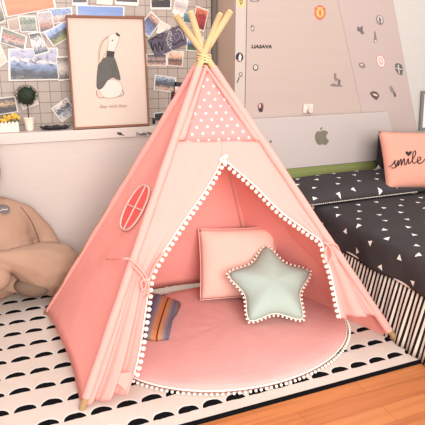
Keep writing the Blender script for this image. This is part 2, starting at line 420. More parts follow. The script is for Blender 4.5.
# right side with the fold where the bed pushes it in
M1 = RR.lerp(X0, .60); B1 = rt(336, 315); B1.z = max(.012, B1.z)
Q = M1.lerp(B1, .5)+NR*.055
def sub_tri(tris, n=8):
    bm = bmesh.new(); cache = {}
    def vt(p):
        k = (round(p.x, 5), round(p.y, 5), round(p.z, 5))
        if k not in cache: cache[k] = bm.verts.new(p)
        return cache[k]
    for a, b, c in tris:
        g = [[a+(b-a)*(i/n)+(c-b)*(j/n) for j in range(i+1)] for i in range(n+1)]
        for i in range(n):
            for j in range(i+1):
                bm.faces.new((vt(g[i][j]), vt(g[i+1][j]), vt(g[i+1][j+1])))
                if j < i: bm.faces.new((vt(g[i][j]), vt(g[i+1][j+1]), vt(g[i][j+1])))
    bmesh.ops.recalc_face_normals(bm, faces=bm.faces[:])
    return bm
Xt = X0-V((0, 0, .03)); RRl = RR+lift; FRl = FR+lift
obj('side_panel', sub_tri([(Xt, M1, Q), (Xt, Q, FRl), (Q, B1, FRl), (M1, RRl, Q), (RRl, B1, Q)]), M_tan, tent, solid=.0015, label='inner right side with a long diagonal fold')

# front: yoke with two tied-back flaps
Lst = [((175, 141), (222, 141)), ((169, 158), (221.5, 158)), ((160, 185), (207, 186)), ((147, 222), (182, 222)), ((137, 252), (162, 252)),
       ((130.5, 272), (151, 270)), ((126.5, 284), (147, 284)), ((121, 300), (146, 298)), ((111, 330), (142, 325)), ((101, 359), (137.5, 352)), ((93, 382), (132.5, 372)), ((84, 405), (126, 392))]
Rst = [((260.5, 141), (222, 141)), ((272, 158), (222.5, 158)), ((290, 184), (251, 184)), ((309, 212), (279, 212)), ((323, 233), (306, 232)),
       ((329, 242), (318, 241)), ((338, 255), (322, 256)), ((350, 273), (327, 272)), ((363, 292), (330.5, 290)), ((372, 305), (333, 303)), ((381, 315), (336, 317))]
def flap(st, side, nv=70, nu=22):
    o = spline_at([ft(*a) for a, b in st], nv); i_ = spline_at([ft(*b) for a, b in st], nv)
    rows = []
    tie = .62 if side < 0 else .56
    for i in range(nv+1):
        v = i/nv; r = []
        amp = .001+.022*max(0, v-.3)**1.1
        if v > tie: amp *= 1+1.2*(v-tie)
        for j in range(nu+1):
            u = j/nu; p = o[i].lerp(i_[i], u)
            k = math.sin(u*PI*4.2+side*.4+v*1.2)*amp*(.25+.75*min(1, u*2))+math.sin(u*PI*9+v*3)*amp*.35
            r.append(p+NF*(.006+k+.012*u*min(1, v*2)))
        rows.append(r)
    return rows
fl = flap(Lst, -1); fr = flap(Rst, 1)
obj('front_flap', grid_surface(fl), M_tan, tent, smooth=True, solid=.0016, label='left front flap gathered by a tie')
obj('front_flap', grid_surface(fr), M_tan, tent, smooth=True, solid=.0016, label='right front flap gathered by a tie')
# folded corner at the foot of the left flap
cor = [ft(111, 372, .022), ft(129.5, 370.5, .024), ft(131, 374, .024), ft(125.5, 389, .024), ft(116, 381, .023)]
obj('flap_corner', prism(cor, NF, .0015), M_tan, tent, label='pale turned back corner of the flap')
# dotted top panel
ux = (FR-FL).normalized(); uz = NF.cross(ux); uz = uz if uz.z > 0 else -uz
def uvF(co, s=None):
    q = co-X0; return (q.dot(ux)+5, q.dot(uz)+5)
dp = []
for i in range(13):
    v = i/12; a = ft(205, 69, .006).lerp(ft(182, 142, .006), v); b = ft(206, 69, .006).lerp(ft(256, 141, .006), v)
    dp.append([a.lerp(b, j/10)+NF*.004*math.sin(v*5+j) for j in range(11)])
obj('dotted_panel', grid_surface(dp), M_dot, tent, smooth=True, uvf=uvF, solid=.0015, label='pink panel with white dots')
# pale hem strip around the dotted panel and down both front poles
def strip(pa, pb, w0, w1, off, side, name, n=16):
    rows = []
    for i in range(n+1):
        v = i/n; a = pa.lerp(pb, v); w = w0+(w1-w0)*v
        r = []
        for j in range(7):
            t = -1.2+2.4*j/6*1.0
            r.append(a+ux*side*(w*(j/6))+NF*(off*math.sin(PI*j/6)+.008))
        rows.append(r)
    return obj(name, grid_surface(rows), M_tan, tent, smooth=True, solid=.0015)
def sleeve(A, Bp, r0, name, lab=None, n=30):
    pts = [A.lerp(Bp, i/n) for i in range(n+1)]
    rr = [r0*(1+.05*math.sin(i*1.3))*(1-(.16 if r0 > .018 else 0)*(i/n)**4) for i in range(n+1)]
    return obj(name, T(pts, rr, seg=14, cap=False), M_tan, tent, smooth=True, label=lab)
strip(ft(203, 67), ft(176, 141), .022, .040, .012, 1, 'pole_sleeve')
strip(ft(206, 66), ft(261, 141), .018, .036, .012, -1, 'pole_sleeve')
for foot, k, cut in ((FL, 'FL', .035), (FR, 'FR', .05), (RL, 'RL', .02), (RR, 'RR', .02)):
    xc = X0+offs[k]; a = foot.lerp(xc, cut); sleeve(a, foot.lerp(xc, .975), .0195 if k in ('FL', 'FR') else .0165, 'pole_sleeve')
# inner seam piping on the opening edges plus pompoms
el = [r[-1] for r in fl]; er = [r[-1] for r in fr]
i0 = next(i for i, p in enumerate(el) if (p-X0).length > 0 and i > 0 and (ft(221, 158)-p).length < .02)
j0 = next(i for i, p in enumerate(er) if (ft(223, 158)-p).length < .02)
el = el[i0:]; er = er[j0:]
zc = ft(133, 372).z; el = [p for p in el if p.z > zc]
obj('edge_tape', T([p+NF*.004 for p in el], .0035, seg=6), M_pom, tent, smooth=True, label='cream edging tape')
obj('edge_tape', T([p+NF*.004 for p in er], .0035, seg=6), M_pom, tent, smooth=True, label='cream edging tape')
def pom_mesh(name, r):
    bm = bmesh.new(); ball(bm, (0, 0, 0), r, 2)
    for v in bm.verts: v.co *= 1+.10*noise.noise(v.co*400+V((3, 1, 2)))
    me = bpy.data.meshes.new(name); bm.to_mesh(me); bm.free(); me.materials.append(M_pom)
    for p in me.polygons: p.use_smooth = True
    return me
def resample(path, step):
    out = [path[0]]; acc = 0
    for a, b in zip(path, path[1:]):
        L = (b-a).length; s = step-acc
        while s <= L:
            out.append(a.lerp(b, s/L)); s += step
        acc = L-(s-step)
    return out
def poms(path, step, me, parent, off, lim=99):
    w = wloc(parent)
    for p in resample(path, step)[:lim]:
        o = bpy.data.objects.new('pompom', me); C.objects.link(o); o.parent = parent; o.location = p+off-w
        o.rotation_euler = (random.random()*6, random.random()*6, 0)
PM = pom_mesh('pompom', .0098)
poms(el, .0265, PM, tent, ux*.012+V((0, 0, -.006))+NF*.008, 48)
poms(er, .0265, PM, tent, -ux*.010+V((0, 0, -.012))+NF*.008, 48)
# ties
def tie(pts, r=.0045, lab=None):
    s = spline(pts, 8)
    return obj('tie', T(s, r, seg=7), M_tan, tent, smooth=True, label=lab)
tie([lt(113, 261, .03), ft(121, 258, .035), ft(129, 259, .04), ft(138, 267, .045), ft(145, 277, .045), ft(148, 284, .04)], lab='left tie, loose end out to the side')
tie([ft(131, 265, .035), ft(139, 273, .045), ft(144, 283, .045), ft(141, 289, .045), ft(139, 281, .045), ft(145, 279, .045), ft(147, 292, .04), ft(143, 297, .04)])
tie([ft(162, 252, .04), ft(157, 258, .045), ft(152, 266, .045), ft(148, 277, .045)])
tie([ft(320, 241, .03), ft(326, 248, .04), ft(327, 256, .045), ft(323, 262, .04), ft(320, 256, .04), ft(322, 246, .04)], lab='right tie bow')
tie([ft(320, 243, .03), ft(331, 244, .035), ft(337, 250, .02)])
# arched window on the left side
def wo(a, q):
    c_, s_ = math.cos(a), math.sin(a); c_ = math.copysign(abs(c_)**.75, c_)
    return 136+(7.8*c_+11.2*s_)*q, 208+(3.1*c_-21.8*s_)*q
win = obj('window', prism([lt(*wo(a, .93), .004) for a in [2*PI*k/40 for k in range(40)]], NL, .0015), M_coral, tent, label='arched window showing coral inside')
ring = [lt(*wo(a, 1), .006) for a in [2*PI*k/40 for k in range(40)]]
obj('window_frame', T(ring, .0050, seg=8, closed=True), M_trim, win, smooth=True, label='pale pink stitched frame')
obj('window_bar', T([lt(147, 186.5, .007), lt(136, 208, .007), lt(125, 229.5, .007)], .0036, seg=8), M_trim, win)
obj('window_bar', T([lt(128.4, 205, .007), lt(136, 208, .007), lt(143.6, 211, .007)], .0036, seg=8), M_trim, win)

# ------------------------------------------------------------------ play mat, cushions
mc = V((.96, 2.15, 0)); RX, RY = .62, .49
mt = thing('play_mat', 'round pink padded mat with white pompom fringe lying inside the tent', 'mat', (mc.x, mc.y, .008))
bm = bmesh.new(); prof = [(1.0, .010), (1.006, .022), (.995, .034), (.96, .042), (.85, .046), (.6, .048), (.3, .049), (.02, .049)]
SEG = 96; R = []
for r, z in [(.97, .0085)]+prof:
    R.append([bm.verts.new((mc.x+RX*r*math.cos(2*PI*k/SEG), mc.y+RY*r*math.sin(2*PI*k/SEG), z+(.003*math.sin(k*.6)*math.sin(r*9) if r < .97 else 0))) for k in range(SEG)])
for a, b in zip(R, R[1:]):
    for k in range(SEG): bm.faces.new((a[k], a[(k+1) % SEG], b[(k+1) % SEG], b[k]))
bm.faces.new(list(reversed(R[0]))); bm.faces.new(R[-1])
obj('pad', bm, M_mat, mt, smooth=True)
rim = [V((mc.x+(RX+.004)*math.cos(a), mc.y+(RY+.004)*math.sin(a), .024)) for a in [PI*1.0+PI*k/200 for k in range(201)]]
rimb = [V((mc.x+(RX+.004)*math.cos(a), mc.y+(RY+.004)*math.sin(a), .024)) for a in [2*PI*k/90 for k in range(90)]]
obj('piping', T(rimb, .004, seg=6, closed=True), M_pom, mt, smooth=True, label='cream piping')
PM2 = pom_mesh('mat_pompom', .0070)
rim2 = [V((mc.x+(RX+.018)*math.cos(a), mc.y+(RY+.018)*math.sin(a), .017)) for a in [PI*.93+PI*1.17*k/240 for k in range(241)]]
poms(rim2, .0235, PM2, mt, V((0, 0, 0)), 96)

def pillow(w, h, t, M, parent, name, m, n=22, pinch=.035, uv=None, wr=.004, label=None, flat=1.0):
    """M: matrix, local x width, y height, z thickness"""
    bm = bmesh.new(); sides = []
    for s in (1, -1):
        G = []
        for i in range(n+1):
            r = []
            for j in range(n+1):
                u = -1+2*i/n; v = -1+2*j/n
                e = max(0, (1-u**4)*(1-v**4))**.55
                x = u*w/2*(1-pinch*(1-v*v)); y = v*h/2*(1-pinch*(1-u*u))
                q = V((x, y, (s*t/2*e if s > 0 else -t/2*e*flat)+wr*noise.noise(V((u*2.5, v*2.5, s*3)))*e))
                r.append(M @ q)
            G.append(r)
        sides.append(G)
    vs = []
    A = [[bm.verts.new(p) for p in r] for r in sides[0]]
    Bv = [[A[i][j] if i in (0, n) or j in (0, n) else bm.verts.new(sides[1][i][j]) for j in range(n+1)] for i in range(n+1)]
    for G, fl_ in ((A, 0), (Bv, 1)):
        for i in range(n):
            for j in range(n):
                f = (G[i][j], G[i+1][j], G[i+1][j+1], G[i][j+1])
                bm.faces.new(f if not fl_ else f[::-1])
    edge = []
    for i in range(n): edge.append(sides[0][i][0].copy())
    for j in range(n): edge.append(sides[0][n][j].copy())
    for i in range(n, 0, -1): edge.append(sides[0][i][n].copy())
    for j in range(n, 0, -1): edge.append(sides[0][0][j].copy())
    inv = M.inverted()
    uvf = (lambda co: ((inv @ co).x+uv[0], (inv @ co).y+uv[1])) if uv else None
    return obj(name, bm, m, parent, smooth=True, uvf=uvf, label=label), edge
def frame(origin, ex, ey):
    ex = V(ex).normalized(); ey = V(ey); ey = (ey-ex*ey.dot(ex)).normalized(); ez = ex.cross(ey)
    Mx = Matrix.Identity(4)
    for i in range(3): Mx[i][0], Mx[i][1], Mx[i][2], Mx[i][3] = ex[i], ey[i], ez[i], origin[i]
    return Mx
# square peach cushion leaning in the back of the tent
cb = V((1.118, 2.33, .055)); cex = V((.955, -.27, .0)).normalized(); cey = V((.03, .21, .97))
cM = frame(cb+cey.normalized()*.205+V((0, .03, .0)), cex, cey)
cu = thing('cushion', 'square peach cushion with cream piping leaning inside the tent behind the star pillow', 'cushion', (cb.x, cb.y, .05))
o_, e_ = pillow(.43, .395, .10, cM, cu, 'cover', M_peach)
obj('piping', T(e_, .0032, seg=6, closed=True), M_trim, cu, smooth=True, label='cream piping')
# star
sb = V((1.185, 2.03, .052)); sex = V((.965, -.26, -.03)).normalized(); sey = V((.10, .70, .62)).normalized()
sM = frame(sb+sey*.185+V((0, 0, .035)), sex, sey)
st = thing('star_pillow', 'mint green star shaped pillow with white pompom trim resting on the round mat', 'pillow', (sb.x, sb.y, .05))
def star_out(a):                                 # rounded five pointed star
    k = 2*PI/5; t = ((a-PI/2) % k)/k; t = abs(t-.5)*2      # 1 at tip, 0 at notch
    ro, ri = .250, .146
    A_ = V((ri*math.cos(0), ri*math.sin(0))); ang = (1-t)*PI/5
    P1 = V((ro, 0)); P2 = V((ri*math.cos(PI/5), ri*math.sin(PI/5)))
    d = P2-P1; den = math.cos(ang)*d.y-math.sin(ang)*d.x
    r = (P1.x*d.y-P1.y*d.x)/den
    r -= .020*max(0, 1-ang/.17)**2
    r += .007*max(0, 1-(PI/5-ang)/.25)**2
    return r
bm = bmesh.new(); NA, NRr = 100, 14; tops = []
for s in (1, -1):
    cen = bm.verts.new(sM @ V((0, 0, s*.075))); prev = None; rings = []
    for i in range(1, NRr+1):
        q = i/NRr; ring_ = []
        for k in range(NA):
            a = 2*PI*k/NA; r = star_out(a)*q
            z = s*.075*(1-q**2.6)**.6*(1-.12*q)
            if i == NRr and s == -1: ring_.append(tops[-1][k]); continue
            ring_.append(bm.verts.new(sM @ V((r*math.cos(a), r*math.sin(a), z if i < NRr else 0))))
        rings.append(ring_)
    if s == 1: tops = rings
    for k in range(NA):
        f = (cen, rings[0][k], rings[0][(k+1) % NA]); bm.faces.new(f if s == 1 else f[::-1])
        for a_, b_ in zip(rings, rings[1:]):
            f = (a_[k], b_[k], b_[(k+1) % NA], a_[(k+1) % NA]); bm.faces.new(f if s == 1 else f[::-1])
obj('cover', bm, M_mint, st, smooth=True)
edge = [sM @ V((star_out(a)*math.cos(a), star_out(a)*math.sin(a), 0)) for a in [PI/2+2*PI*k/200 for k in range(200)]]
obj('piping', T(edge, .003, seg=6, closed=True), M_pom, st, smooth=True, label='cream piping')
edge2 = [sM @ V(((star_out(a)+.010)*math.cos(a), (star_out(a)+.010)*math.sin(a), 0)) for a in [PI/2+2*PI*k/300 for k in range(301)]]
poms(edge2, .0225, pom_mesh('star_pompom', .0065), st, V((0, 0, 0)), 99)
# small striped cloth pouch
outl = [onZ(x, y, .07) for x, y in ((147.5, 293), (158, 295), (169, 298.5), (180.5, 303), (177, 311), (172.5, 317), (171, 325), (168.5, 336.5), (156, 338), (143, 336), (144, 325), (145, 314), (146, 303))]
cen = sum(outl, V())/len(outl)
bm = bmesh.new(); rings = []
for q, z in ((1, .052), (1.02, .062), (.97, .080), (.8, .092), (.5, .098), (.2, .1)):
    rings.append([bm.verts.new((cen.x+(p.x-cen.x)*q, cen.y+(p.y-cen.y)*q, z)) for p in outl])
for a, b in zip(rings, rings[1:]):
    for k in range(len(outl)): bm.faces.new((a[k], a[(k+1) % len(outl)], b[(k+1) % len(outl)], b[k]))
bm.faces.new(list(reversed(rings[0]))); bm.faces.new(rings[-1]); bmesh.ops.recalc_face_normals(bm, faces=bm.faces[:])
sd = (outl[3]-outl[0]).normalized()
M_pouch = m_stripe('multicolour_weave', [(0, (176, 128, 110)), (.22, (170, 126, 108)), (.32, (92, 92, 112)), (.44, (130, 126, 142)), (.53, (184, 138, 104)), (.60, (196, 124, 72)), (.635, (190, 112, 60)), (.645, (60, 38, 38)), (.665, (60, 38, 38)), (.675, (198, 130, 78)), (.76, (160, 122, 104)), (.86, (92, 92, 110)), (1, (150, 110, 94))], 0, 1.0)
dd = (onZ(156, 337, .07)-onZ(168.5, 298.5, .07)).normalized(); dn = V((-dd.y, dd.x, 0)); dn = dn if dn.x > 0 else -dn
pr_ = [p.dot(dn) for p in outl]; plo, phi = min(pr_), max(pr_)
def pu(co): return (.03+.94*(co.dot(dn)-plo)/(phi-plo), 0)
pouch = obj('striped_pouch', bm, M_pouch, smooth=True, uvf=pu)
tag(pouch, 'small folded cloth striped in grey, orange and tan lying beside the left flap', 'cloth')

# ------------------------------------------------------------------ plush bear
bear = thing('plush_bear', 'big floppy beige plush bear slumped against the low cabinet, cut by left edge', 'plush toy', (-.1, 2.9, .008))
bm = bmesh.new()
def eli(x, y, Y, rx, ry, rz, tilt=0, yaw=0):
    c = onY(x, y, Y); ball(bm, c, 1, 3, (rx, ry, rz), Matrix.Rotation(yaw, 3, 'Z') @ Matrix.Rotation(tilt, 3, 'Y'))
def limb(ps):                                    # chain of overlapping balls between (px, py, Y, r) stations
    for (a, b) in zip(ps, ps[1:]):
        pa, pb = onY(*a[:3]), onY(*b[:3])
        for k in range(9):
            t = k/8; ball(bm, pa.lerp(pb, t), a[3]+(b[3]-a[3])*t, 2, (1, .85, 1))
eli(-10, 254, 2.95, .235, .15, .28)
eli(-2, 228, 2.97, .175, .13, .18)
eli(-36, 172, 2.95, .18, .14, .17)
limb([(6, 209, 2.95, .065), (24, 216, 2.98, .07), (40, 232, 3.0, .07), (49, 248, 3.0, .075), (50, 262, 3.0, .08)])
limb([(-8, 258, 2.74, .035), (8, 259, 2.76, .05), (26, 262, 2.80, .095), (44, 267, 2.86, .15), (54, 269, 2.90, .165)])
limb([(-20, 285, 2.75, .07), (-4, 278, 2.72, .075)])
limb([(2, 284, 2.88, .045), (18, 285, 2.86, .05)])
for v in bm.verts:
    if v.co.y > 3.10: v.co.y = 3.10
    if v.co.z < .012: v.co.z = .012
bb = obj('body', bm, M_plush, bear, smooth=True)
rm = bb.modifiers.new('remesh', 'REMESH'); rm.mode = 'VOXEL'; rm.voxel_size = .009; rm.use_smooth_shade = True
sm = bb.modifiers.new('smooth', 'SMOOTH'); sm.iterations = 4; sm.factor = .6
hc = onY(-36, 172, 2.95)
obj('muzzle', ball(bmesh.new(), hc+V((.01, -.125, -.03)), 1, 3, (.06, .045, .045)), M_plush, bear, smooth=True)
obj('nose', ball(bmesh.new(), hc+V((.01, -.17, -.012)), 1, 2, (.016, .010, .011)), M_plushd, bear, smooth=True)
for q in (-1, 1):
    obj('eye', ball(bmesh.new(), hc+V((.01+q*.058, -.122, .03)), .011, 2), M_black, bear, smooth=True)
    obj('ear', ball(bmesh.new(), hc+V((q*.125, 0, .125)), 1, 3, (.055, .025, .055)), M_plush, bear, smooth=True)
fp = ball(bmesh.new(), onY(32, 287, 2.80), 1, 3, (.095, .06, .055), Matrix.Rotation(.3, 3, 'Y'))
for v in fp.verts: v.co.z = max(v.co.z, .010)
obj('paw', fp, M_plushd, bear, smooth=True, label='darker grey brown paw')
bp_ = onY(4, 210, 2.80)
obj('badge', prism([bp_+V((.029*math.cos(a), -.004*math.cos(a), .022*math.sin(a)-.004*math.cos(a))) for a in [2*PI*k/24 for k in range(24)]], (0, 1, 0), .03), mat('slate_badge', (112, 100, 100), .5), bear, bevel=.002, label='oval slate grey badge')
obj('badge_mark', T([bp_+V((-.018, -.002, -.002)), bp_+V((-.004, -.003, .006)), bp_+V((.006, -.003, .001)), bp_+V((.018, -.002, .004))], .0022, seg=6), M_paper, bear, label='white mark on the badge')
# dark tube along the crevice between arm and body
for ps in ([(21, 207, 2.795), (30, 219, 2.82), (36, 232, 2.86), (40, 245, 2.90)],):
    obj('crevice_line', T(spline([onY(*p) for p in ps], 6), .003, seg=6), M_plushd, bear, smooth=True)

# ------------------------------------------------------------------ bed
BX, BZ = 1.67, .49
bed = thing('bed', 'bed with a white and olive green headboard, black and white striped skirt, right side', 'bed', (2.4, 2.0, .008))
obj('mattress', B(BX+.03, .95, .25, 3.15, 2.97, BZ-.012), mat('mattress_ticking', (220, 205, 195), .8), bed, bevel=.02)
obj('bed_base', B(BX+.06, .98, .07, 3.12, 2.96, .249), M_white, bed, bevel=.005)
for x in (1.8, 3.0):
    for y in (1.05, 2.85): obj('leg', B(x-.03, y-.03, .0085, x+.03, y+.03, .07), M_white, bed)
hb = [onY(243, 117.3, 3.0), onY(388, 112, 3.0), onY(400, 158, 3.0), onY(243, 170, 3.0)]
hb[0] = V((1.42, 3.0, hb[1].z)); zl = hb[2].z; hb[3] = V((1.42, 3.0, zl-.004)); hb[2].z = zl-.004
head = obj('headboard', prism(hb, (0, 1, 0), .035), M_head, bed, bevel=.004)
obj('green_rail', B(1.42, 3.004, .30, 3.15, 3.034, zl-.006), M_green, bed, label='olive green slatted lower band')
# apple shaped emblem
def pxpoly(pts, Y): return [onY(x, y, Y) for x, y in pts]
apple = [(320, 131.6), (323, 130.4), (326.5, 131), (328, 133), (326.4, 135.2), (326.6, 138.2), (328.8, 140.4), (327.6, 143), (325.3, 145), (322.5, 144.2), (319.6, 145), (317, 143.4), (315.3, 139.5), (315, 135.5), (316.5, 132.2), (318.4, 131.2)]
ap = spline(pxpoly(apple+[apple[0]], 2.9992), 3)[:-1]
M_app = mat('taupe_emblem', (122, 112, 96), .5)
obj('apple_emblem', prism(ap, (0, 1, 0), -.0012), M_app, head, label='taupe apple emblem with a bite missing')
obj('emblem_leaf', prism(pxpoly([(320.2, 130.4), (320.4, 128.2), (322.2, 126.6), (322.2, 128.6), (321.2, 130)], 2.9992), (0, 1, 0), -.0012), M_app, head)
# skirt: striped, gathered
bm = bmesh.new(); n = 420; y0, y1 = .97, 2.96; rows = []
for zi, (z, o_) in enumerate(((.325, 0), (.25, .008), (.15, .018), (.06, .026), (.012, .03))):
    r = []
    for i in range(n+1):
        y = y0+(y1-y0)*i/n; r.append(V((BX+.016-o_*(.8+.2*math.sin(i*.33)), y, z)))
    rows.append(r)
bm.free(); bm = grid_surface(rows)
obj('bed_skirt', bm, m_stripe('black_cream_stripe', [(0, (232, 214, 196)), (.5, (30, 26, 28))], 0, .027), bed, smooth=True, solid=.002,
    uvf=lambda co: (co.y+(co.z-.3)*.12, 0), label='striped gathered skirt')
fs = [[V((BX+.03+1.47*i/240, .925-.012*zi*(.8+.2*math.sin(i*.33)), z)) for i in range(241)] for zi, z in enumerate((.484, .40, .25, .10, .012))]
obj('bed_skirt', grid_surface(fs), bpy.data.materials['black_cream_stripe'], bed, smooth=True, solid=.002, uvf=lambda co: (co.x, 0), label='striped skirt at the foot end')
obj('skirt_heading', T([V((BX+.008, y0, .322)), V((BX+.008, y1, .322))], .006, seg=6), mat('cream_heading', (214, 192, 176), .8), bed, label='cream heading seam')
# bedspread
prof = [(BX+1.49, BZ), (BX+.9, BZ+.004)]+[(BX+.5-.0*k, BZ+.004) for k in range(1)]
prof = [(3.16-(3.16-BX-.05)*k/24, BZ) for k in range(25)]+[(BX+.028, BZ-.003), (BX+.012, BZ-.010), (BX+.003, BZ-.024), (BX-.002, BZ-.05), (BX-.004, BZ-.08), (BX-.004, BZ-.11), (BX-.003, BZ-.14), (BX-.001, BZ-.165), (BX, BZ-.178)]
ys = [.94+(2.975-.94)*k/60 for k in range(61)]
bm = bmesh.new(); L = bm.loops.layers.uv.verify(); s = [0]
for a, b in zip(prof, prof[1:]): s.append(s[-1]+math.hypot(a[0]-b[0], a[1]-b[1]))
G = []
for y in ys:
    r = []
    for i, (x, z) in enumerate(prof):
        w = .010*noise.noise(V((x*3, y*3, 0)))+.004*noise.noise(V((x*9, y*7, 2)))
        if i < 26: p = V((x, y, z+max(-.004, w)+.004))
        else:
            k = (BZ-z)/.18; p = V((x-.010*k*math.sin(y*17)+w*.3, y, z+(.008*math.sin(y*5) if i > 30 else 0)*k+.003))
        r.append(bm.verts.new(p))
    G.append(r)
for i in range(len(ys)-1):
    for j in range(len(prof)-1):
        f = bm.faces.new((G[i][j], G[i][j+1], G[i+1][j+1], G[i+1][j]))
        for l, (ii, jj) in zip(f.loops, ((i, j), (i, j+1), (i+1, j+1), (i+1, j))): l[L].uv = (s[jj]+.03, ys[ii])
sp_ = obj('bedspread', bm, M_tri, smooth=True, solid=.004)
tag(sp_, 'charcoal bedspread with scattered white triangles covering the bed', 'bedspread')
# dark pillow lying flat at the head
pM = frame(V((2.15, 2.715, BZ+.026)), (1, 0, 0), (0, 1, .03))
dk = thing('bed_pillow', 'flat charcoal pillow with white triangles and dotted cream piping at the bed head', 'pillow', (2.17, 2.73, BZ+.01))
o_, e_ = pillow(1.12, .46, .145, pM, dk, 'cover', M_tri, uv=(9.03, 7.05), pinch=.02, flat=.1)
low = [p.copy() for p in e_]
fr_edge = [p for p in e_[:23]]
obj('piping', T(e_, .003, seg=6, closed=True), M_black, dk, smooth=True)
bead = bpy.data.meshes.new('bead'); b_ = bmesh.new(); ball(b_, (0, 0, 0), .0038, 1); b_.to_mesh(bead); b_.free(); bead.materials.append(M_pom)
w = wloc(dk)
pth = resample(e_[66:]+e_[:23], .0132)
for p in pth[:98]:
    o = bpy.data.objects.new('piping_bead', bead); C.objects.link(o); o.parent = dk; o.location = p-w+V((0, -.004, .002))
pM2 = frame(V((2.735, 2.945, BZ+.165)), (1, 0, 0), (0, .02, 1))
dk2 = thing('bed_pillow', 'charcoal pillow standing behind the peach smile cushion, only its corner showing', 'pillow', (2.66, 2.93, BZ+.07))
pillow(.58, .27, .07, pM2, dk2, 'cover', M_tri, uv=(4.03, 3.05), pinch=.02)
# smile cushion
c_tl, c_bl = onY(384, 136, 2.80), onY(384, 172, 2.72)
ex = V((1, -.10, -.055)).normalized(); ey = (c_tl-c_bl)
H_ = .275
sc_ = V((2.475, 2.585, BZ+.203))
smM = frame(sc_, ex, V((.03, .45, .9)))
sm_ = thing('smile_cushion', 'peach cushion lettered smile with a small heart, propped on the bed', 'cushion', (2.63, 2.7, BZ+.08))
pillow(.52, .385, .12, smM, sm_, 'cover', cloth('peach_velvet', (218, 150, 130), 0))
def face_pt(x, y):                               # measured point on the cushion's printed face
    nrm = smM.to_3x3() @ V((0, 0, 1)); p = hit(x, y, sc_, nrm)
    q = smM.inverted() @ p; u, v = q.x/.26, q.y/.1925
    e = max(0, (1-min(1, abs(u))**4)*(1-min(1, abs(v))**4))**.55
    for _ in range(4):
        p = hit(x, y, smM @ V((0, 0, .06*e+.003)), nrm); q = smM.inverted() @ p; u, v = q.x/.26, q.y/.1925
        e = max(0, (1-min(1, abs(u))**4)*(1-min(1, abs(v))**4))**.55
    return p
strokes = {'s': [(389.3, 166.6), (392.4, 164.6), (395.4, 160.2), (394.8, 163), (396, 166), (394.4, 168), (391.4, 167.6)],
 'm': [(396.6, 167), (398.2, 160), (398.4, 165.8), (400.4, 159.8), (401.4, 160), (401.4, 165.4), (403.6, 159.2), (404.6, 159.6), (404.8, 164.6), (406.4, 164)],
 'i': [(406.4, 164), (408.4, 158.4), (408.6, 163.4), (410.4, 163)],
 'l': [(410.4, 163), (415, 155.5), (415.6, 151), (413.4, 152.4), (412.4, 160), (413.8, 163.2), (416.2, 162)],
 'e': [(416.2, 162), (420.6, 159.4), (420.4, 157), (418, 158), (417.6, 161.8), (419.6, 163.4), (422.6, 162), (425.5, 158.6)]}
for ch, ps in strokes.items():
    obj('letter_'+ch, T(spline([face_pt(*p) for p in ps], 5), .0030, seg=6), M_black, sm_, smooth=True, label='dark handwritten letter '+ch)
heart = [(411.2-.1, 151.2-.0)]
hp = [(408.6+dx, 153.4+dy) for dx, dy in ((0, 2.8), (-2.6, 0), (-3.1, -1.4), (-1.9, -2.2), (-.6, -1.6), (0, -.4), (.9, -1.8), (2.2, -2.3), (3.2, -1.5), (2.5, .2))]
obj('heart', prism([face_pt(*p) for p in hp], smM.to_3x3() @ V((0, 0, 1)), .003), M_black, sm_, label='small dark heart')

# ------------------------------------------------------------------ framed rabbit picture
PBL, PBR, PTR, PTL = onY(74, 130, 3.122), onY(149.5, 127, 3.122), onY(144, 17, 3.27), onY(65.5, 15.5, 3.27)
PBL.z = PBR.z = .932; PTL.z = PTR.z = (PTL.z+PTR.z)/2
pic = thing('framed_picture', 'large wood framed print of a seated rabbit standing on the ledge', 'picture', ((PBL.x+PBR.x)/2, 3.14, .935))
pn = (PBR-PBL).cross(PTL-PBL).normalized(); pn = pn if pn.y < 0 else -pn
def pp(x, y, off=0): return hit(x, y, PBL, pn, off)
ctr = (PBL+PBR+PTR+PTL)/4
def inset(p, d): return p+(ctr-p).normalized()*d*1.35
M_fw = mat('walnut_frame', (132, 78, 50), .5, .3, .15, 30)
outer = [PBL, PBR, PTR, PTL]; inner = [inset(p, .011) for p in outer]
bm = bmesh.new()
for k in range(4):
    a, b, c, d = outer[k], outer[(k+1) % 4], inner[(k+1) % 4], inner[k]
    lo = [q-pn*.016 for q in (a, b, c, d)]; hi = [q+pn*.010 for q in (a, b, c, d)]
    vs = [bm.verts.new(q) for q in lo+hi]
    for f in ((0, 1, 2, 3), (7, 6, 5, 4), (0, 4, 5, 1), (1, 5, 6, 2), (2, 6, 7, 3), (3, 7, 4, 0)): bm.faces.new([vs[i] for i in f])
bmesh.ops.recalc_face_normals(bm, faces=bm.faces[:])
obj('frame', bm, M_fw, pic)
prt = obj('print', prism([q-pn*.002 for q in inner], -pn, .006), mat('cream_paper', (206, 182, 166), .6, .2, .015, 4), pic)
def art(name, pts, m, off, smooth=3, lab=None):
    q = spline([pp(x, y, off) for x, y in pts+[pts[0]]], smooth)[:-1] if smooth else [pp(x, y, off) for x, y in pts]
    obj(name, prism(q, pn, .0004), m, prt, label=lab)
def line(name, pts, r=.0012, m=None, off=.0006):
    obj(name, T(spline([pp(x, y, off) for x, y in pts], 4), r, seg=5), m or mat('sepia_line', (70, 48, 42), .7), prt)
M_bun = mat('bunny_body', (216, 194, 182), .7, .2, .03); M_swt = mat('sweater_grey', (98, 94, 88), .9, .1, .45, 330)
M_swd = mat('sweater_dark', (70, 60, 58), .9); M_ear = mat('ear_pink', (228, 180, 160), .8)
body = [(99, 92), (101, 84), (108, 80), (116, 80), (121, 84), (122.5, 90), (119.5, 95.5), (112, 98), (104, 97)]
art('rabbit_body', body, M_bun, .0000); line('body_outline', body+[body[0]], .0007)
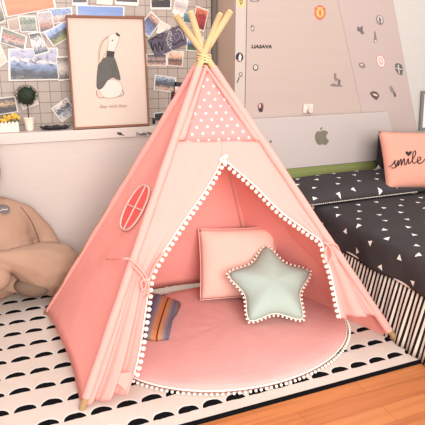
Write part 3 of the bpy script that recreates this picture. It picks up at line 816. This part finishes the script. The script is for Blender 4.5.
art('rabbit_foot', [(97, 92), (99.5, 90), (102, 94), (103, 97.5), (99, 97.5)], M_ear, .0004); line('foot_outline', [(97, 90), (96.6, 94), (99, 97.5), (104, 97.6)], .0011)
line('foot_outline', [(119, 96.5), (123, 95), (123.6, 92), (121.6, 90.5)], .0011)
art('rabbit_head', [(108, 51), (106.4, 42), (108.5, 36.5), (113, 33.6), (117.5, 34.2), (119, 38.5), (117, 44.7), (114, 51.5)], M_bun, .0004)
line('head_outline', [(107, 41), (109, 36.5), (113, 33.6), (117.5, 34.2), (119, 38.5), (117, 44.7), (114, 51.5)], .0006)
art('sweater', [(107, 56.5), (113.5, 56.5), (117.5, 66), (120.6, 79), (117.5, 79.5), (113, 77), (107.5, 80.5), (103, 87.5), (99, 89.4), (96.6, 86.5), (97, 76), (98.4, 64.5), (102, 59.5)], M_swt, .0006, lab='dark grey knitted sweater')
line('sweater_hem', [(97, 85.5), (99.2, 88.8), (103, 87), (107.5, 80.5), (113, 77.4), (117.5, 79.6)], .0012, M_swd, .0012)
line('sleeve_line', [(112.6, 61), (115, 67), (117, 74), (120.4, 79)], .0009, M_swd, .0012)
line('sleeve_line', [(111, 64), (112.4, 70), (113, 76.5)], .0009, M_swd, .0012)
line('sweater_side', [(98.2, 64.5), (97, 75), (96.6, 86)], .0009, M_swd, .0012)
art('collar', [(107.2, 50.6), (114.6, 51.6), (113.8, 57.4), (106.2, 56.4)], M_swd, .0012, 0, 'charcoal roll collar')
ear = [(108, 37), (103, 42), (100.2, 50), (99.4, 59), (99.8, 63.4), (102.2, 59), (106, 51.5), (108, 45)]
art('rabbit_ear', ear, M_ear, .0014); line('ear_outline', ear+[ear[0]], .0008, off=.002)
line('ear_outline', [(108, 36.5), (101.5, 42), (98.6, 51), (98, 62)], .0006, off=.001)
art('nose', [(115.8, 32.6), (117.4, 33), (119.8, 35), (119.6, 36.4), (117.2, 36), (116, 34.4)], M_swd, .0016, 2)
art('eye', [(111.4, 40.4), (112.6, 39.8), (113.2, 40.6), (112, 41.2)], M_black, .0016, 0)
pex = (PBR-PBL).normalized(); pez = (PTL-PBL); pez = (pez-pex*pez.dot(pex)).normalized()
obj('handwriting', text_bm('Stay with foot', pp(113, 107.5, .0008), pex, pez, .026, .35, 0, width=.165), mat('faded_ink', (150, 116, 98), .8), prt, label='small handwritten caption')

# ------------------------------------------------------------------ ledge objects
LZ = .9295
def tp(x, Y): return onY(x, 130, Y).x
x = tp(30, 3.19)
top = thing('topiary_plant', 'small ball topiary in a tapered white pot on the ledge', 'plant', (x, 3.19, LZ))
s_ = .055
obj('pot', None or (lambda bm: (bm))(lathe([(.019, .001), (.022, .01), (.029, .066), (.032, .068), (.032, .076), (.026, .076), (.024, .066), (.002, .064)], (x, 3.19, LZ), 4 if False else 20)), mat('white_ceramic', (240, 216, 200), .3), top, smooth=False, bevel=0)
obj('trunk', T([V((x, 3.19, LZ+.064)), V((x+.001, 3.19, LZ+.155))], .0032, seg=8), mat('dark_stem', (70, 50, 40), .8), top)
bm = bmesh.new(); ctr_ = V((x, 3.19, LZ+.198)); ball(bm, ctr_, .048, 3)
for k in range(900):
    d = V((random.gauss(0, 1), random.gauss(0, 1), random.gauss(0, 1))).normalized(); p = ctr_+d*random.uniform(.046, .062)
    a = d.orthogonal().normalized(); b = d.cross(a); q = random.random()*6; a, b = a*math.cos(q)+b*math.sin(q), -a*math.sin(q)+b*math.cos(q)
    a = (a+d*random.uniform(-.2, .8)).normalized(); L_ = random.uniform(.007, .012)
    vs = [bm.verts.new(p-a*L_*.5), bm.verts.new(p+b*L_*.28), bm.verts.new(p+a*L_*.5+d*.002), bm.verts.new(p-b*L_*.28)]; bm.faces.new(vs)
obj('foliage', bm, mat('dark_green_leaves', (40, 52, 36), .6, .3, .5, 90), top)
# picket planter with yellow flowers
pl = thing('flower_planter', 'white picket fence planter with small yellow flowers at the left end', 'planter', (tp(2, 3.19), 3.19, LZ))
xa, xb = tp(-14, 3.16), tp(18.5, 3.16)
obj('planter_box', B(xa, 3.165, LZ+.001, xb, 3.235, LZ+.045), mat('white_plastic', (240, 216, 200), .4), pl)
k = 0; xx = xa
while xx < xb-.012 and k < 20:
    obj('picket', prism([V((xx, 3.164, LZ+.001)), V((xx+.017, 3.164, LZ+.001)), V((xx+.017, 3.164, LZ+.052)), V((xx+.0085, 3.164, LZ+.062)), V((xx, 3.164, LZ+.052))], (0, -1, 0), .004), mat('white_plastic', (240, 216, 200), .4), pl)
    xx += .0195; k += 1
bm = bmesh.new()
for k in range(260):
    p = V((random.uniform(xa, xb+.01), random.uniform(3.16, 3.24), LZ+.05+random.uniform(0, .04))); a = random.random()*6; L_ = .010
    bm.faces.new([bm.verts.new(p+V((math.cos(a+q)*L_*l, math.sin(a+q)*L_*l*.6, L_*l*math.sin(q*1.7)))) for q, l in ((0, 1), (1.2, .4), (3.1, 1), (4.4, .4))])
obj('leaves', bm, mat('mossy_leaves', (128, 118, 62), .8, .2, .3, 60), pl)
fb = bpy.data.meshes.new('blossom'); b_ = bmesh.new()
for k in range(5):
    a = k*2*PI/5; ball(b_, (math.cos(a)*.006, -.001, math.sin(a)*.006), .0048, 1, (1, .5, 1))
ball(b_, (0, -.003, 0), .0035, 1); b_.to_mesh(fb); b_.free(); fb.materials.append(mat('yellow_petals', (236, 186, 70), .7))
w = wloc(pl)
for k in range(24):
    o = bpy.data.objects.new('blossom', fb); C.objects.link(o); o.parent = pl
    o.location = V((random.uniform(xa, xb+.022), random.uniform(3.15, 3.19), LZ+.066+random.uniform(0, .032)))-w; o.rotation_euler = (random.uniform(-.5, .5), random.uniform(0, 6), random.uniform(-.5, .5))
# black wavy tray
tr = thing('wavy_tray', 'flat black tray with a wavy rim between the topiary and the framed picture', 'tray', (tp(55, 3.19), 3.19, LZ))
xa, xb = tp(40, 3.19), tp(70, 3.19); cx = (xa+xb)/2
def wav(r, z, k): a = 2*PI*k/72; q = 1+.09*math.cos(9*a); return V((cx+r*q*math.cos(a)*(xb-xa)/2, 3.19+r*q*math.sin(a)*.045, LZ+z))
rows = [[wav(r, z+(.003*math.cos(9*2*PI*k/72) if r > .9 else 0), k) for k in range(73)] for r, z in ((.01, .001), (.7, .001), (.8, .003), (.98, .016), (1, .018), (.95, .017), (.78, .006), (.7, .004), (.01, .004))]
obj('tray_dish', grid_surface(rows), mat('black_metal', (36, 32, 34), .35, .5), tr, smooth=True)
tag(obj('figurine', lathe([(.008, 0), (.011, .004), (.008, .02), (.010, .028), (.006, .036), (.001, .038)], (tp(153.5, 3.20)+.004, 3.20, LZ+.0005), 14), M_dark, smooth=True), 'tiny dark ornament at the right foot of the framed picture', 'ornament')

# ------------------------------------------------------------------ photographs on the tiles
PHS = 0
def photo(q, cols, label, ns=6, amp=.3, border=.06, name='photo_print', cat='photo', lift=0, paper=None, bb=None):
    """q: TL TR BR BL measured corners, flat on the tiled wall"""
    global PHS
    PHS += 1; Y = YT-.002-.0016*lift
    c = [onY(x, y, Y) for x, y in q]; m_ = sum(c, V())/4
    base_ = V((m_.x, YT-.001, min(p.z for p in c)))
    t_ = thing(name, label, cat, base_, 'photos on the tiled wall')
    obj('print_paper', prism(c, (0, 1, 0), .0012), paper or M_paper, t_)
    bt = bb if bb is not None else border
    def lerp2(u, v): return (c[3].lerp(c[2], u)).lerp(c[0].lerp(c[1], u), v)
    im = [lerp2(border, 1-border), lerp2(1-border, 1-border), lerp2(1-border, bt), lerp2(border, bt)]
    im = [p+V((0, -.0006, 0)) for p in im]
    bm = prism(im, (0, 1, 0), .0004)
    e1 = im[1]-im[0]; e2 = im[0]-im[3]; o3 = im[3].copy()
    obj('picture', bm, m_photo('photo_%02d' % PHS, cols, PHS, ns, amp, .75 if amp > .13 and len(cols) > 2 and ns != 3 else 0.0), t_, uvf=lambda co: ((co-o3).dot(e1)/e1.dot(e1), (co-o3).dot(e2)/e2.dot(e2)))
K = dict
photo([(0, -6), (52, -15), (56.5, 8), (6, 17.5)], [(196, 92, 44), (224, 118, 62), (214, 106, 54), (232, 130, 76)], 'large orange wooden boards photo at the top left', 3, .2, .04, lift=2)
photo([(-12, 3), (0, 0), (6, 21), (-6, 26)], [(60, 62, 50), (110, 104, 80), (180, 160, 140)], 'dark leafy photo cut by the left edge at the top', lift=1)
photo([(7, 20), (19, 17), (21, 30), (9, 31)], [(150, 122, 104), (166, 138, 118)], 'plain brownish small photo tucked below the orange one', lift=0)
photo([(17.6, 15.6), (36, 15.6), (38, 32), (20.5, 32.4)], [(118, 110, 108), (150, 140, 120), (70, 84, 66), (160, 160, 140)], 'small misty lake photo with a tree', lift=3)
photo([(36.5, 12), (51.5, 11), (54.5, 28.5), (40, 34)], [(90, 58, 58), (168, 110, 90), (178, 160, 158), (170, 150, 150)], 'small portrait photo with reddish hair against grey', lift=2)
photo([(1.5, 26.5), (27.5, 36.5), (25, 50.5), (-1, 42.5)], [(92, 80, 80), (190, 160, 150), (176, 96, 84), (130, 120, 96), (86, 92, 84)], 'tilted photo of a low red building', lift=4)
photo([(28, 33), (39.5, 31.5), (50, 52), (34.5, 56.5)], [(60, 70, 92), (190, 180, 176), (226, 214, 206), (44, 46, 50)], 'tilted photo of dark palms over snow white steps', lift=6)
photo([(43.5, 33), (66, 20), (71, 36.5), (53.5, 47)], [(136, 130, 52), (90, 96, 50), (52, 48, 56), (120, 140, 180), (150, 168, 204)], 'tilted coastal photo with green slope and blue sky', lift=5, amp=.2)
photo([(8, 48.5), (58, 47.5), (60.5, 80), (8.5, 81)], [(110, 104, 96), (44, 44, 52), (70, 70, 82), (96, 110, 140), (126, 140, 176), (220, 204, 198), (150, 146, 170), (176, 168, 186)], 'wide seascape photo with rocks and clouds left of the frame', 5, .16, .04, lift=3)
photo([(56, 56.5), (68.5, 56), (70, 80), (58.5, 81)], [(96, 78, 70), (196, 176, 160), (206, 190, 176), (120, 100, 84)], 'narrow flower bouquet photo beside the seascape', 9, lift=4)
photo([(47, 9), (72, 7), (73, 22), (50, 24)], [(168, 128, 108), (210, 184, 170), (120, 136, 170), (130, 150, 190)], 'blue coastline photo tucked behind the frame corner', lift=1)
photo([(76, 5), (124.5, 6.5), (124.5, 34), (77, 34)], [(196, 170, 160), (176, 168, 184), (140, 152, 190), (112, 134, 184)], 'long blue sky photo right behind the frame top', 3, .12, .03, lift=1)
photo([(71.5, -14), (87.5, -14), (87.5, 5.5), (72, 5.5)], [(60, 50, 50), (90, 76, 72), (50, 44, 46)], 'dark photo cut by the top edge, left of the dotted card', bb=.16, lift=2)
photo([(96.5, -12), (112.5, -12), (112.5, 5), (96.5, 4)], [(226, 196, 182), (234, 206, 190)], 'blank pale card with two dark dots at the top edge', lift=2)
photo([(114.5, -12), (139, -12), (138.5, 6), (115, 4.5)], [(74, 64, 64), (60, 52, 54), (90, 80, 80)], 'dark photo at the top edge above the frame right half', bb=.2, lift=2)
photo([(149.5, -12), (171.5, -12), (171.5, 9.5), (150.5, 9.5)], [(60, 46, 48), (36, 32, 36), (190, 150, 120), (40, 36, 42)], 'dark night scene photo at the top edge left of the poles', bb=.1, lift=2)
photo([(176, -5), (189, 1), (184, 18), (172, 13)], [(226, 210, 200), (180, 160, 156), (234, 216, 206)], 'pale printed card tilted behind the pole tips', 9, lift=1)
photo([(151, 10.5), (161.5, 21), (149, 38), (138.5, 27.5)], [(128, 136, 172), (104, 116, 156), (80, 70, 84), (206, 160, 140)], 'tilted photo of boats on blue water right of the frame', amp=.15, lift=4)
photo([(160, 20), (171, 26), (168, 36), (156, 33)], [(226, 206, 190), (214, 192, 178)], 'small blank cream card behind the painted board', lift=1)
photo([(146, 54), (167, 53.5), (167, 66.5), (146, 66)], [(206, 160, 140), (60, 50, 54), (186, 150, 136), (90, 76, 80)], 'street photo in warm tones right below the painted board', 8, lift=3)
photo([(167.5, 50), (184, 51.5), (182.5, 67), (167, 65.5)], [(150, 100, 80), (88, 70, 70), (226, 170, 136), (230, 190, 166)], 'sunset river photo left of the crossing', amp=.15, lift=3)
photo([(154.5, 74.5), (176.5, 77.5), (175, 93), (153.5, 90)], [(196, 160, 140), (70, 66, 70), (90, 96, 108), (170, 176, 186)], 'seaside photo with dark rocks hanging low left of the tent', amp=.2, lift=3)
photo([(196, 5.5), (209, 10), (204, 32), (192, 27.5)], [(120, 36, 36), (176, 60, 50), (150, 44, 44), (210, 120, 90)], 'red dress photo between the pole tips', lift=3)
photo([(187, 36), (204, 37), (203, 52), (186, 50.5)], [(70, 90, 60), (52, 60, 66), (120, 150, 190), (190, 200, 216)], 'blue and green landscape photo behind the pole crossing', amp=.15, lift=2)
photo([(184, 12), (193, 14), (192, 24), (183, 22)], [(60, 90, 96), (90, 130, 140)], 'little teal photo behind the left pole tips', lift=1)
photo([(15, 92.5), (30, 85.5), (39, 104), (23, 110)], [(206, 186, 170), (224, 204, 190)], 'pale photo hidden behind the topiary ball', lift=1)
photo([(-7, 98.5), (15.5, 96), (18.5, 112), (-4, 115.5)], [(78, 70, 68), (60, 54, 56), (200, 160, 120), (96, 80, 76)], 'dark interior photo above the yellow flowers', amp=.2, lift=2)
photo([(51, 108.5), (67, 97), (76, 112.5), (62, 122.5)], [(206, 196, 188), (160, 160, 170), (60, 54, 58), (216, 200, 190)], 'tilted white photo with a dark figure left of the frame foot', lift=2)
photo([(-10, 44), (0, 43), (8, 61.5), (-3, 69)], [(230, 176, 156), (240, 190, 170)], 'plain peach photo at the left edge beside the seascape', lift=1)
photo([(153.5, 113), (170, 111), (169, 127), (155, 128.5)], [(160, 110, 90), (80, 60, 56), (40, 34, 38)], 'dark photo standing low right of the frame foot', lift=2)
photo([(172, 81.5), (186, 83), (183, 102), (171, 100)], [(190, 70, 70), (226, 200, 190)], 'black bordered photo half behind the tent', border=.24, lift=3, paper=mat('black_border', (40, 32, 36), .5))
# painted board with graffiti scrawl
Yg = YT-.014
gb = thing('graffiti_board', 'dark plum board with white and black graffiti scrawl beside the poles', 'sign', onY(168, 52, YT-.012))
gq = [(148, 40), (181.5, 24), (187.5, 44), (156, 57)]
obj('board', prism([onY(x, y, Yg) for x, y in gq], (0, 1, 0), .008), mat('plum_paint', (92, 80, 92), .6, .2, .25, 40), gb)
M_gw = mat('grey_white_paint', (206, 196, 190), .7); M_gl = mat('lilac_paint', (140, 126, 144), .7)
def gst(name, pts, r, m, sm=5): obj(name, T(spline([onY(x, y, Yg-.001) for x, y in pts], sm), r, seg=6), m, gb, smooth=True)
gst('scrawl', [(151, 42), (153, 50), (155, 44), (158, 52), (159, 42), (162, 50), (163, 42)], .0028, M_black)
gst('scrawl', [(152, 40), (156, 37), (161, 38), (163, 35), (161, 33)], .0022, M_black)
gst('scrawl', [(154, 46), (156, 53), (160, 47), (161, 53), (164, 51)], .002, M_gl)
gst('scrawl', [(150.5, 39.5), (157, 35), (166, 31), (174, 28)], .0018, M_black)
for k in range(12):
    x = 166+random.uniform(-1, 4); y = 29+k*1.75; gst('scrawl', [(x, y), (x+random.uniform(1, 4), y-1.5), (x+random.uniform(-1, 2.5), y+1.4), (x+random.uniform(2, 5), y+1)], .0016, M_gw)
gst('scrawl', [(175, 40), (174, 36), (177, 33), (180, 36), (178, 40), (175, 40)], .0028, M_gl)
gst('scrawl', [(172, 44), (176, 44), (181, 40), (184, 41)], .0026, M_black)
gst('scrawl', [(176, 31), (179, 29), (182, 33), (184, 39)], .002, M_gw)

# ------------------------------------------------------------------ stickers
def sticker(label, Y, pieces, halo=None, group='stickers on the wardrobe', cat='sticker', parent=None):
    """pieces: (outline px, colour name, rgb)"""
    allp = [onY(x, y, Y) for pc in pieces for x, y in pc[0]]
    c = sum(allp, V())/len(allp)
    t_ = thing('sticker', label, cat, V((c.x, Y, min(p.z for p in allp))), group)
    if halo:
        cx_, cy_, rx, ry = halo
        obj('sticker_backing', prism([onY(cx_+rx*math.cos(a), cy_+ry*math.sin(a), Y-.0002) for a in [2*PI*k/18 for k in range(18)]], (0, -1, 0), .0004), mat('clear_backing', (236, 214, 200), .35), t_)
    for i, (pts, rgb) in enumerate(pieces):
        obj('sticker_motif', prism([onY(x, y, Y-.0003-.0004*i) for x, y in pts], (0, -1, 0), .0004), mat('ink_%d_%d_%d' % rgb, rgb, .5), t_)
    return t_
def oval(cx, cy, rx, ry, n=16, t=0): return [(cx+rx*math.cos(2*PI*k/n)*math.cos(t)-ry*math.sin(2*PI*k/n)*math.sin(t), cy+rx*math.cos(2*PI*k/n)*math.sin(t)+ry*math.sin(2*PI*k/n)*math.cos(t)) for k in range(n)]
DK = (60, 50, 54); GY = (130, 116, 110); YL = (216, 190, 120); RD = (196, 84, 80)
S1 = YW-.0037; S2 = YW; S3 = YW-.0025
sticker('yellow crest sticker at the top of the white stile', S1, [([(237, -3), (245, -3), (245, 4), (243, 7), (240, 8.5), (238, 5)], YL), ([(239, 0), (243, 0), (242.4, 4), (240.4, 5)], (140, 120, 80)), ([(240.4, 1), (241.8, 1), (241.4, 3.4)], YL)])
sticker('black round sticker with a white figure on the stile', S1, [(oval(239.5, 57.2, 3.8, 4.8), (48, 34, 44)), ([(240, 53.5), (241.5, 56), (240.8, 61), (239, 61), (238.6, 57)], (240, 220, 210)), ([(237, 59), (238.6, 60.5), (238, 61.4), (236.8, 60.6)], (196, 90, 90))])
sticker('small spoon shaped grey sticker low on the stile', S1, [(oval(240.6, 74.5, 2.0, 2.6), GY), ([(238.8, 77), (239.8, 77.6), (237.4, 83), (236.6, 82.6)], DK), (oval(240.6, 74.3, .9, 1.2), (206, 186, 176))])
sticker('grey lettered sticker at the top edge of the door', S2, [([(249.5, -1), (260, -1), (259, 1.6), (251, 1.8)], GY), ([(252, -.4), (257, -.4), (257, .4), (252, .4)], (220, 200, 190))])
sticker('tiny grey bottle shaped sticker near the door edge', S2, [([(251, 25), (253, 25), (254.4, 28), (254, 31), (251.4, 31.4), (250.6, 28)], GY), (oval(252.4, 28.6, 1, 1.4), (214, 192, 182))])
t_ = thing('sticker', 'black block letter sticker below the bottle shaped one', 'sticker', onY(261, 48, S2), 'stickers on the wardrobe')
obj('lettering', text_bm('LIASAVA', onY(261.5, 48.2, S2-.0004), (1, 0, 0), (0, 0, 1), .028, .1, .0012, width=.145), M_black, t_)
sticker('small black ring sticker with white centre', S2, [(oval(255.6, 67.6, 2.7, 3.2), DK), (oval(255.6, 67.4, 1.7, 2.0), (236, 218, 206)), (oval(255.6, 67.4, .6, .8), GY)])
sticker('red and black figure sticker just above the headboard left end', S2, [([(257.5, 106), (259, 103.5), (262.5, 103), (263.6, 106), (263, 110), (258.6, 110.4)], (120, 60, 66)), ([(259, 104.6), (260.8, 104.2), (260.6, 107.6), (259, 107.8)], (226, 190, 180)), ([(258, 109), (263, 108.6), (262.6, 112), (259.4, 112)], DK)])
sticker('orange round crest sticker at top centre of the wardrobe', S2, [([(320, 4.8), (323, 6), (325.6, 8.6), (325.2, 11), (326, 13.6), (324, 17.6), (320.2, 20.6), (316.4, 18.4), (314, 14), (314.8, 11), (314.2, 8.6), (317, 6)], (196, 112, 78)), (oval(320, 12.8, 3.7, 4.6), (236, 178, 108)), ([(319, 10), (321, 9.6), (321.4, 14), (320.2, 16.4), (318.8, 14)], (206, 104, 74)), ([(317, 7.4), (323, 7.4), (322.4, 8.4), (317.6, 8.4)], (240, 190, 140))])
sticker('grey group of figures sticker above the wall adapter', S2, [([(334, 73), (336.6, 73.6), (336, 77), (338, 79), (336, 82), (333.6, 78)], GY), ([(338, 79), (340.6, 80), (340, 85), (337.6, 84)], (110, 98, 98)), ([(330, 85), (334, 83), (336, 84.6), (340, 84), (343, 86.4), (338, 86.8), (331, 86)], GY)])
sticker('grey bird shaped sticker on the pink band', S3, [([(357.6, 26), (360, 28), (361.4, 26), (363, 27), (362.6, 30), (364.4, 33.6), (362, 34.6), (359.6, 31.6), (357, 31)], (112, 100, 98))])
sticker('large grey round line sticker at the top of the pink band', S3, [(oval(379.8, 20, 3.8, 5.4, 16, -.3), (138, 128, 124)), (oval(380, 19.4, 2.4, 3.7, 16, -.3), (224, 200, 190)), ([(378.6, 16), (381.6, 19), (380.6, 24.6), (378.8, 21)], (120, 108, 108))])
sticker('thin standing grey sticker left below the round line one', S3, [([(374, 31), (375.4, 31.6), (376.6, 38), (377.2, 42), (373.6, 42.6), (374.2, 37)], GY), (oval(375.6, 41, .9, .9), (230, 210, 200))])
sticker('small grey oval sticker left of the red ring', S3, [(oval(362, 65.4, 3.8, 2.6, 14, .5), (136, 124, 118)), (oval(361.6, 64.8, 1.4, .8, 10, .5), (220, 200, 190))])
sticker('pale red oval ring sticker', S3, [(oval(380.8, 61.2, 4.4, 6.6, 20, -.3), (214, 132, 124)), (oval(380.8, 61.2, 3.6, 5.8, 20, -.3), (236, 206, 196)), (oval(380.8, 61.2, 2.0, 3.6, 16, -.3), (214, 140, 132)), (oval(380.8, 61, 1.2, 2.6, 12, -.3), (236, 206, 196))])
sticker('black and grey striped shield sticker right of the red ring', S3, [([(395, 64), (398, 63), (402, 65), (403, 70), (402, 75.4), (398, 74), (395.4, 70)], (94, 92, 94)), ([(397.6, 64.6), (398.8, 64.6), (399.8, 73.6), (398.8, 73.4)], (210, 196, 188)), ([(395.8, 67.4), (402.4, 69), (402.4, 70), (396, 68.6)], (196, 184, 178))])
sticker('dark lips shaped sticker low on the pink band', S3, [([(369.6, 93), (373, 91), (377, 92), (379.6, 96), (376.4, 100.4), (372, 97)], (96, 76, 72)), ([(372, 93.6), (376, 94), (378, 96.4), (374.4, 95.6)], (226, 200, 190))])
sticker('slim grey brush shaped sticker right of the lips', S3, [([(389, 86.6), (391.6, 86), (394.6, 91), (394, 94), (391, 92)], (140, 128, 122)), ([(393, 93), (395, 92), (396.4, 96), (394.4, 97.4)], (110, 84, 80))])
S4 = 3.0003
sticker('tiny dark curl sticker at the headboard left end', S4, [([(260.6, 140), (262.6, 139.8), (263.8, 142.2), (263, 143.4), (262, 141.6)], DK)], group='stickers on the headboard')
sticker('tiny dark dot sticker right of the curl on the headboard', S4, [(oval(270.6, 141.6, 1.1, 1.4), (110, 90, 86))], group='stickers on the headboard')
sticker('tiny letter C sticker near the headboard right end', S4, [([(379.4, 133.8), (377.6, 134.6), (377.4, 136.6), (379.4, 137), (379, 136.2), (378.3, 136), (378.4, 135)], DK)], group='stickers on the headboard')
sticker('tiny letter a sticker beside the C on the headboard', S4, [(oval(385, 134.6, 1.5, 1.5), DK), (oval(384.6, 134.9, .6, .6), (210, 190, 180))], group='stickers on the headboard')
sticker('dark wave sticker above the smile cushion', S3, [([(392, 133), (394, 132.4), (396, 133.6), (398.6, 132.8), (399, 134), (395, 135), (392.4, 134.6)], DK)])
sticker('dark peak sticker above the smile cushion right part', S3, [([(407, 134.6), (409.4, 132.6), (412, 134.6), (411, 135), (409.4, 133.8), (408, 135)], DK)])
S5 = YP-.0125
sticker('black bird sticker on the front of the ledge', S5, [([(116.8, 132.4), (120.6, 132.2), (122, 133.6), (124.8, 136.2), (121.6, 135), (120, 135.4), (117.4, 134)], DK)], group='stickers on the ledge')
t_ = thing('sticker', 'black italic lettering sticker on the ledge below the picture corner', 'sticker', onY(145, 136, S5), 'stickers on the ledge')
obj('lettering', text_bm('TroublyTime', onY(144.6, 135.2, S5-.0004), (1, 0, 0), (0, 0, 1), .026, .35, .0008, width=.112), M_black, t_)

# white plug adapter above the headboard
ad = thing('plug_adapter', 'white plug adapter on the wardrobe face just above the headboard', 'plug', onY(307.5, 114, YW-.001))
q0, q1 = onY(302.5, 113, YW-.001), onY(312.5, 104, YW-.001)
obj('socket_plate', B(q0.x, YW-.012, q0.z, q1.x, YW-.001, q1.z), mat('white_socket', (228, 206, 194), .3), ad, bevel=.004)
obj('plug', T([V(((q0.x+q1.x)/2+.003, YW-.012, q0.z+.018)), V(((q0.x+q1.x)/2+.003, YW-.04, q0.z+.018))], .017, seg=20), mat('ivory_plug', (220, 192, 178), .3), ad, bevel=.003)
for dx in (-.008, .010): obj('socket_slot', B((q0.x+q1.x)/2+dx-.002, YW-.0135, q1.z-.016, (q0.x+q1.x)/2+dx+.002, YW-.012, q1.z-.008), GYM if False else mat('slot_grey', (150, 120, 110), .6), ad)
# framed picture at the right edge
rf = thing('wall_frame', 'grey framed white picture at the right edge above the smile cushion', 'picture frame', onY(435, 130, YW-.008))
q = [onY(x, y, YW-.010) for x, y in ((421, 91), (455, 89), (453, 129), (418.5, 130.5))]
mid = sum(q, V())/4
inn = [p.lerp(mid, .14) for p in q]
bm = bmesh.new()
for k in range(4): 
    a, b, c, d = q[k], q[(k+1) % 4], inn[(k+1) % 4], inn[k]
    vs = [bm.verts.new(p) for p in (a, b, c, d)]+[bm.verts.new(p-V((0, .014, 0))) for p in (a, b, c, d)]
    for f in ((0, 1, 2, 3), (7, 6, 5, 4), (0, 4, 5, 1), (1, 5, 6, 2), (2, 6, 7, 3), (3, 7, 4, 0)): bm.faces.new([vs[i] for i in f])
bmesh.ops.recalc_face_normals(bm, faces=bm.faces[:])
obj('frame', bm, M_grey, rf)
obj('print', prism([p-V((0, .003, 0)) for p in inn], (0, 1, 0), .003), mat('white_print', (240, 232, 224), .5), rf)

# ------------------------------------------------------------------ light
def area(name, loc, target, size, size_y, power, col):
    l = bpy.data.lights.new(name, 'AREA'); l.shape = 'RECTANGLE'; l.size = size; l.size_y = size_y; l.energy = power; l.color = col
    o = bpy.data.objects.new(name, l); C.objects.link(o); o.location = loc
    o.rotation_euler = (V(target)-V(loc)).to_track_quat('-Z', 'Y').to_euler(); return o
area('added_key_light', (.35, -1.7, 1.95), (1.0, 2.2, .45), 2.2, 1.8, 150, (1, .985, .965))  # unseen key lamp added behind the camera to brighten tent and room
w = bpy.data.worlds.new('world'); bpy.context.scene.world = w; w.use_nodes = True
bg = w.node_tree.nodes['Background']; bg.inputs[0].default_value = (.98, .985, 1, 1); bg.inputs[1].default_value = 1.05
vs_ = bpy.context.scene.view_settings
vs_.view_transform = 'Standard'; vs_.look = 'None'; vs_.gamma = 1; vs_.use_curve_mapping = False; vs_.exposure = .77
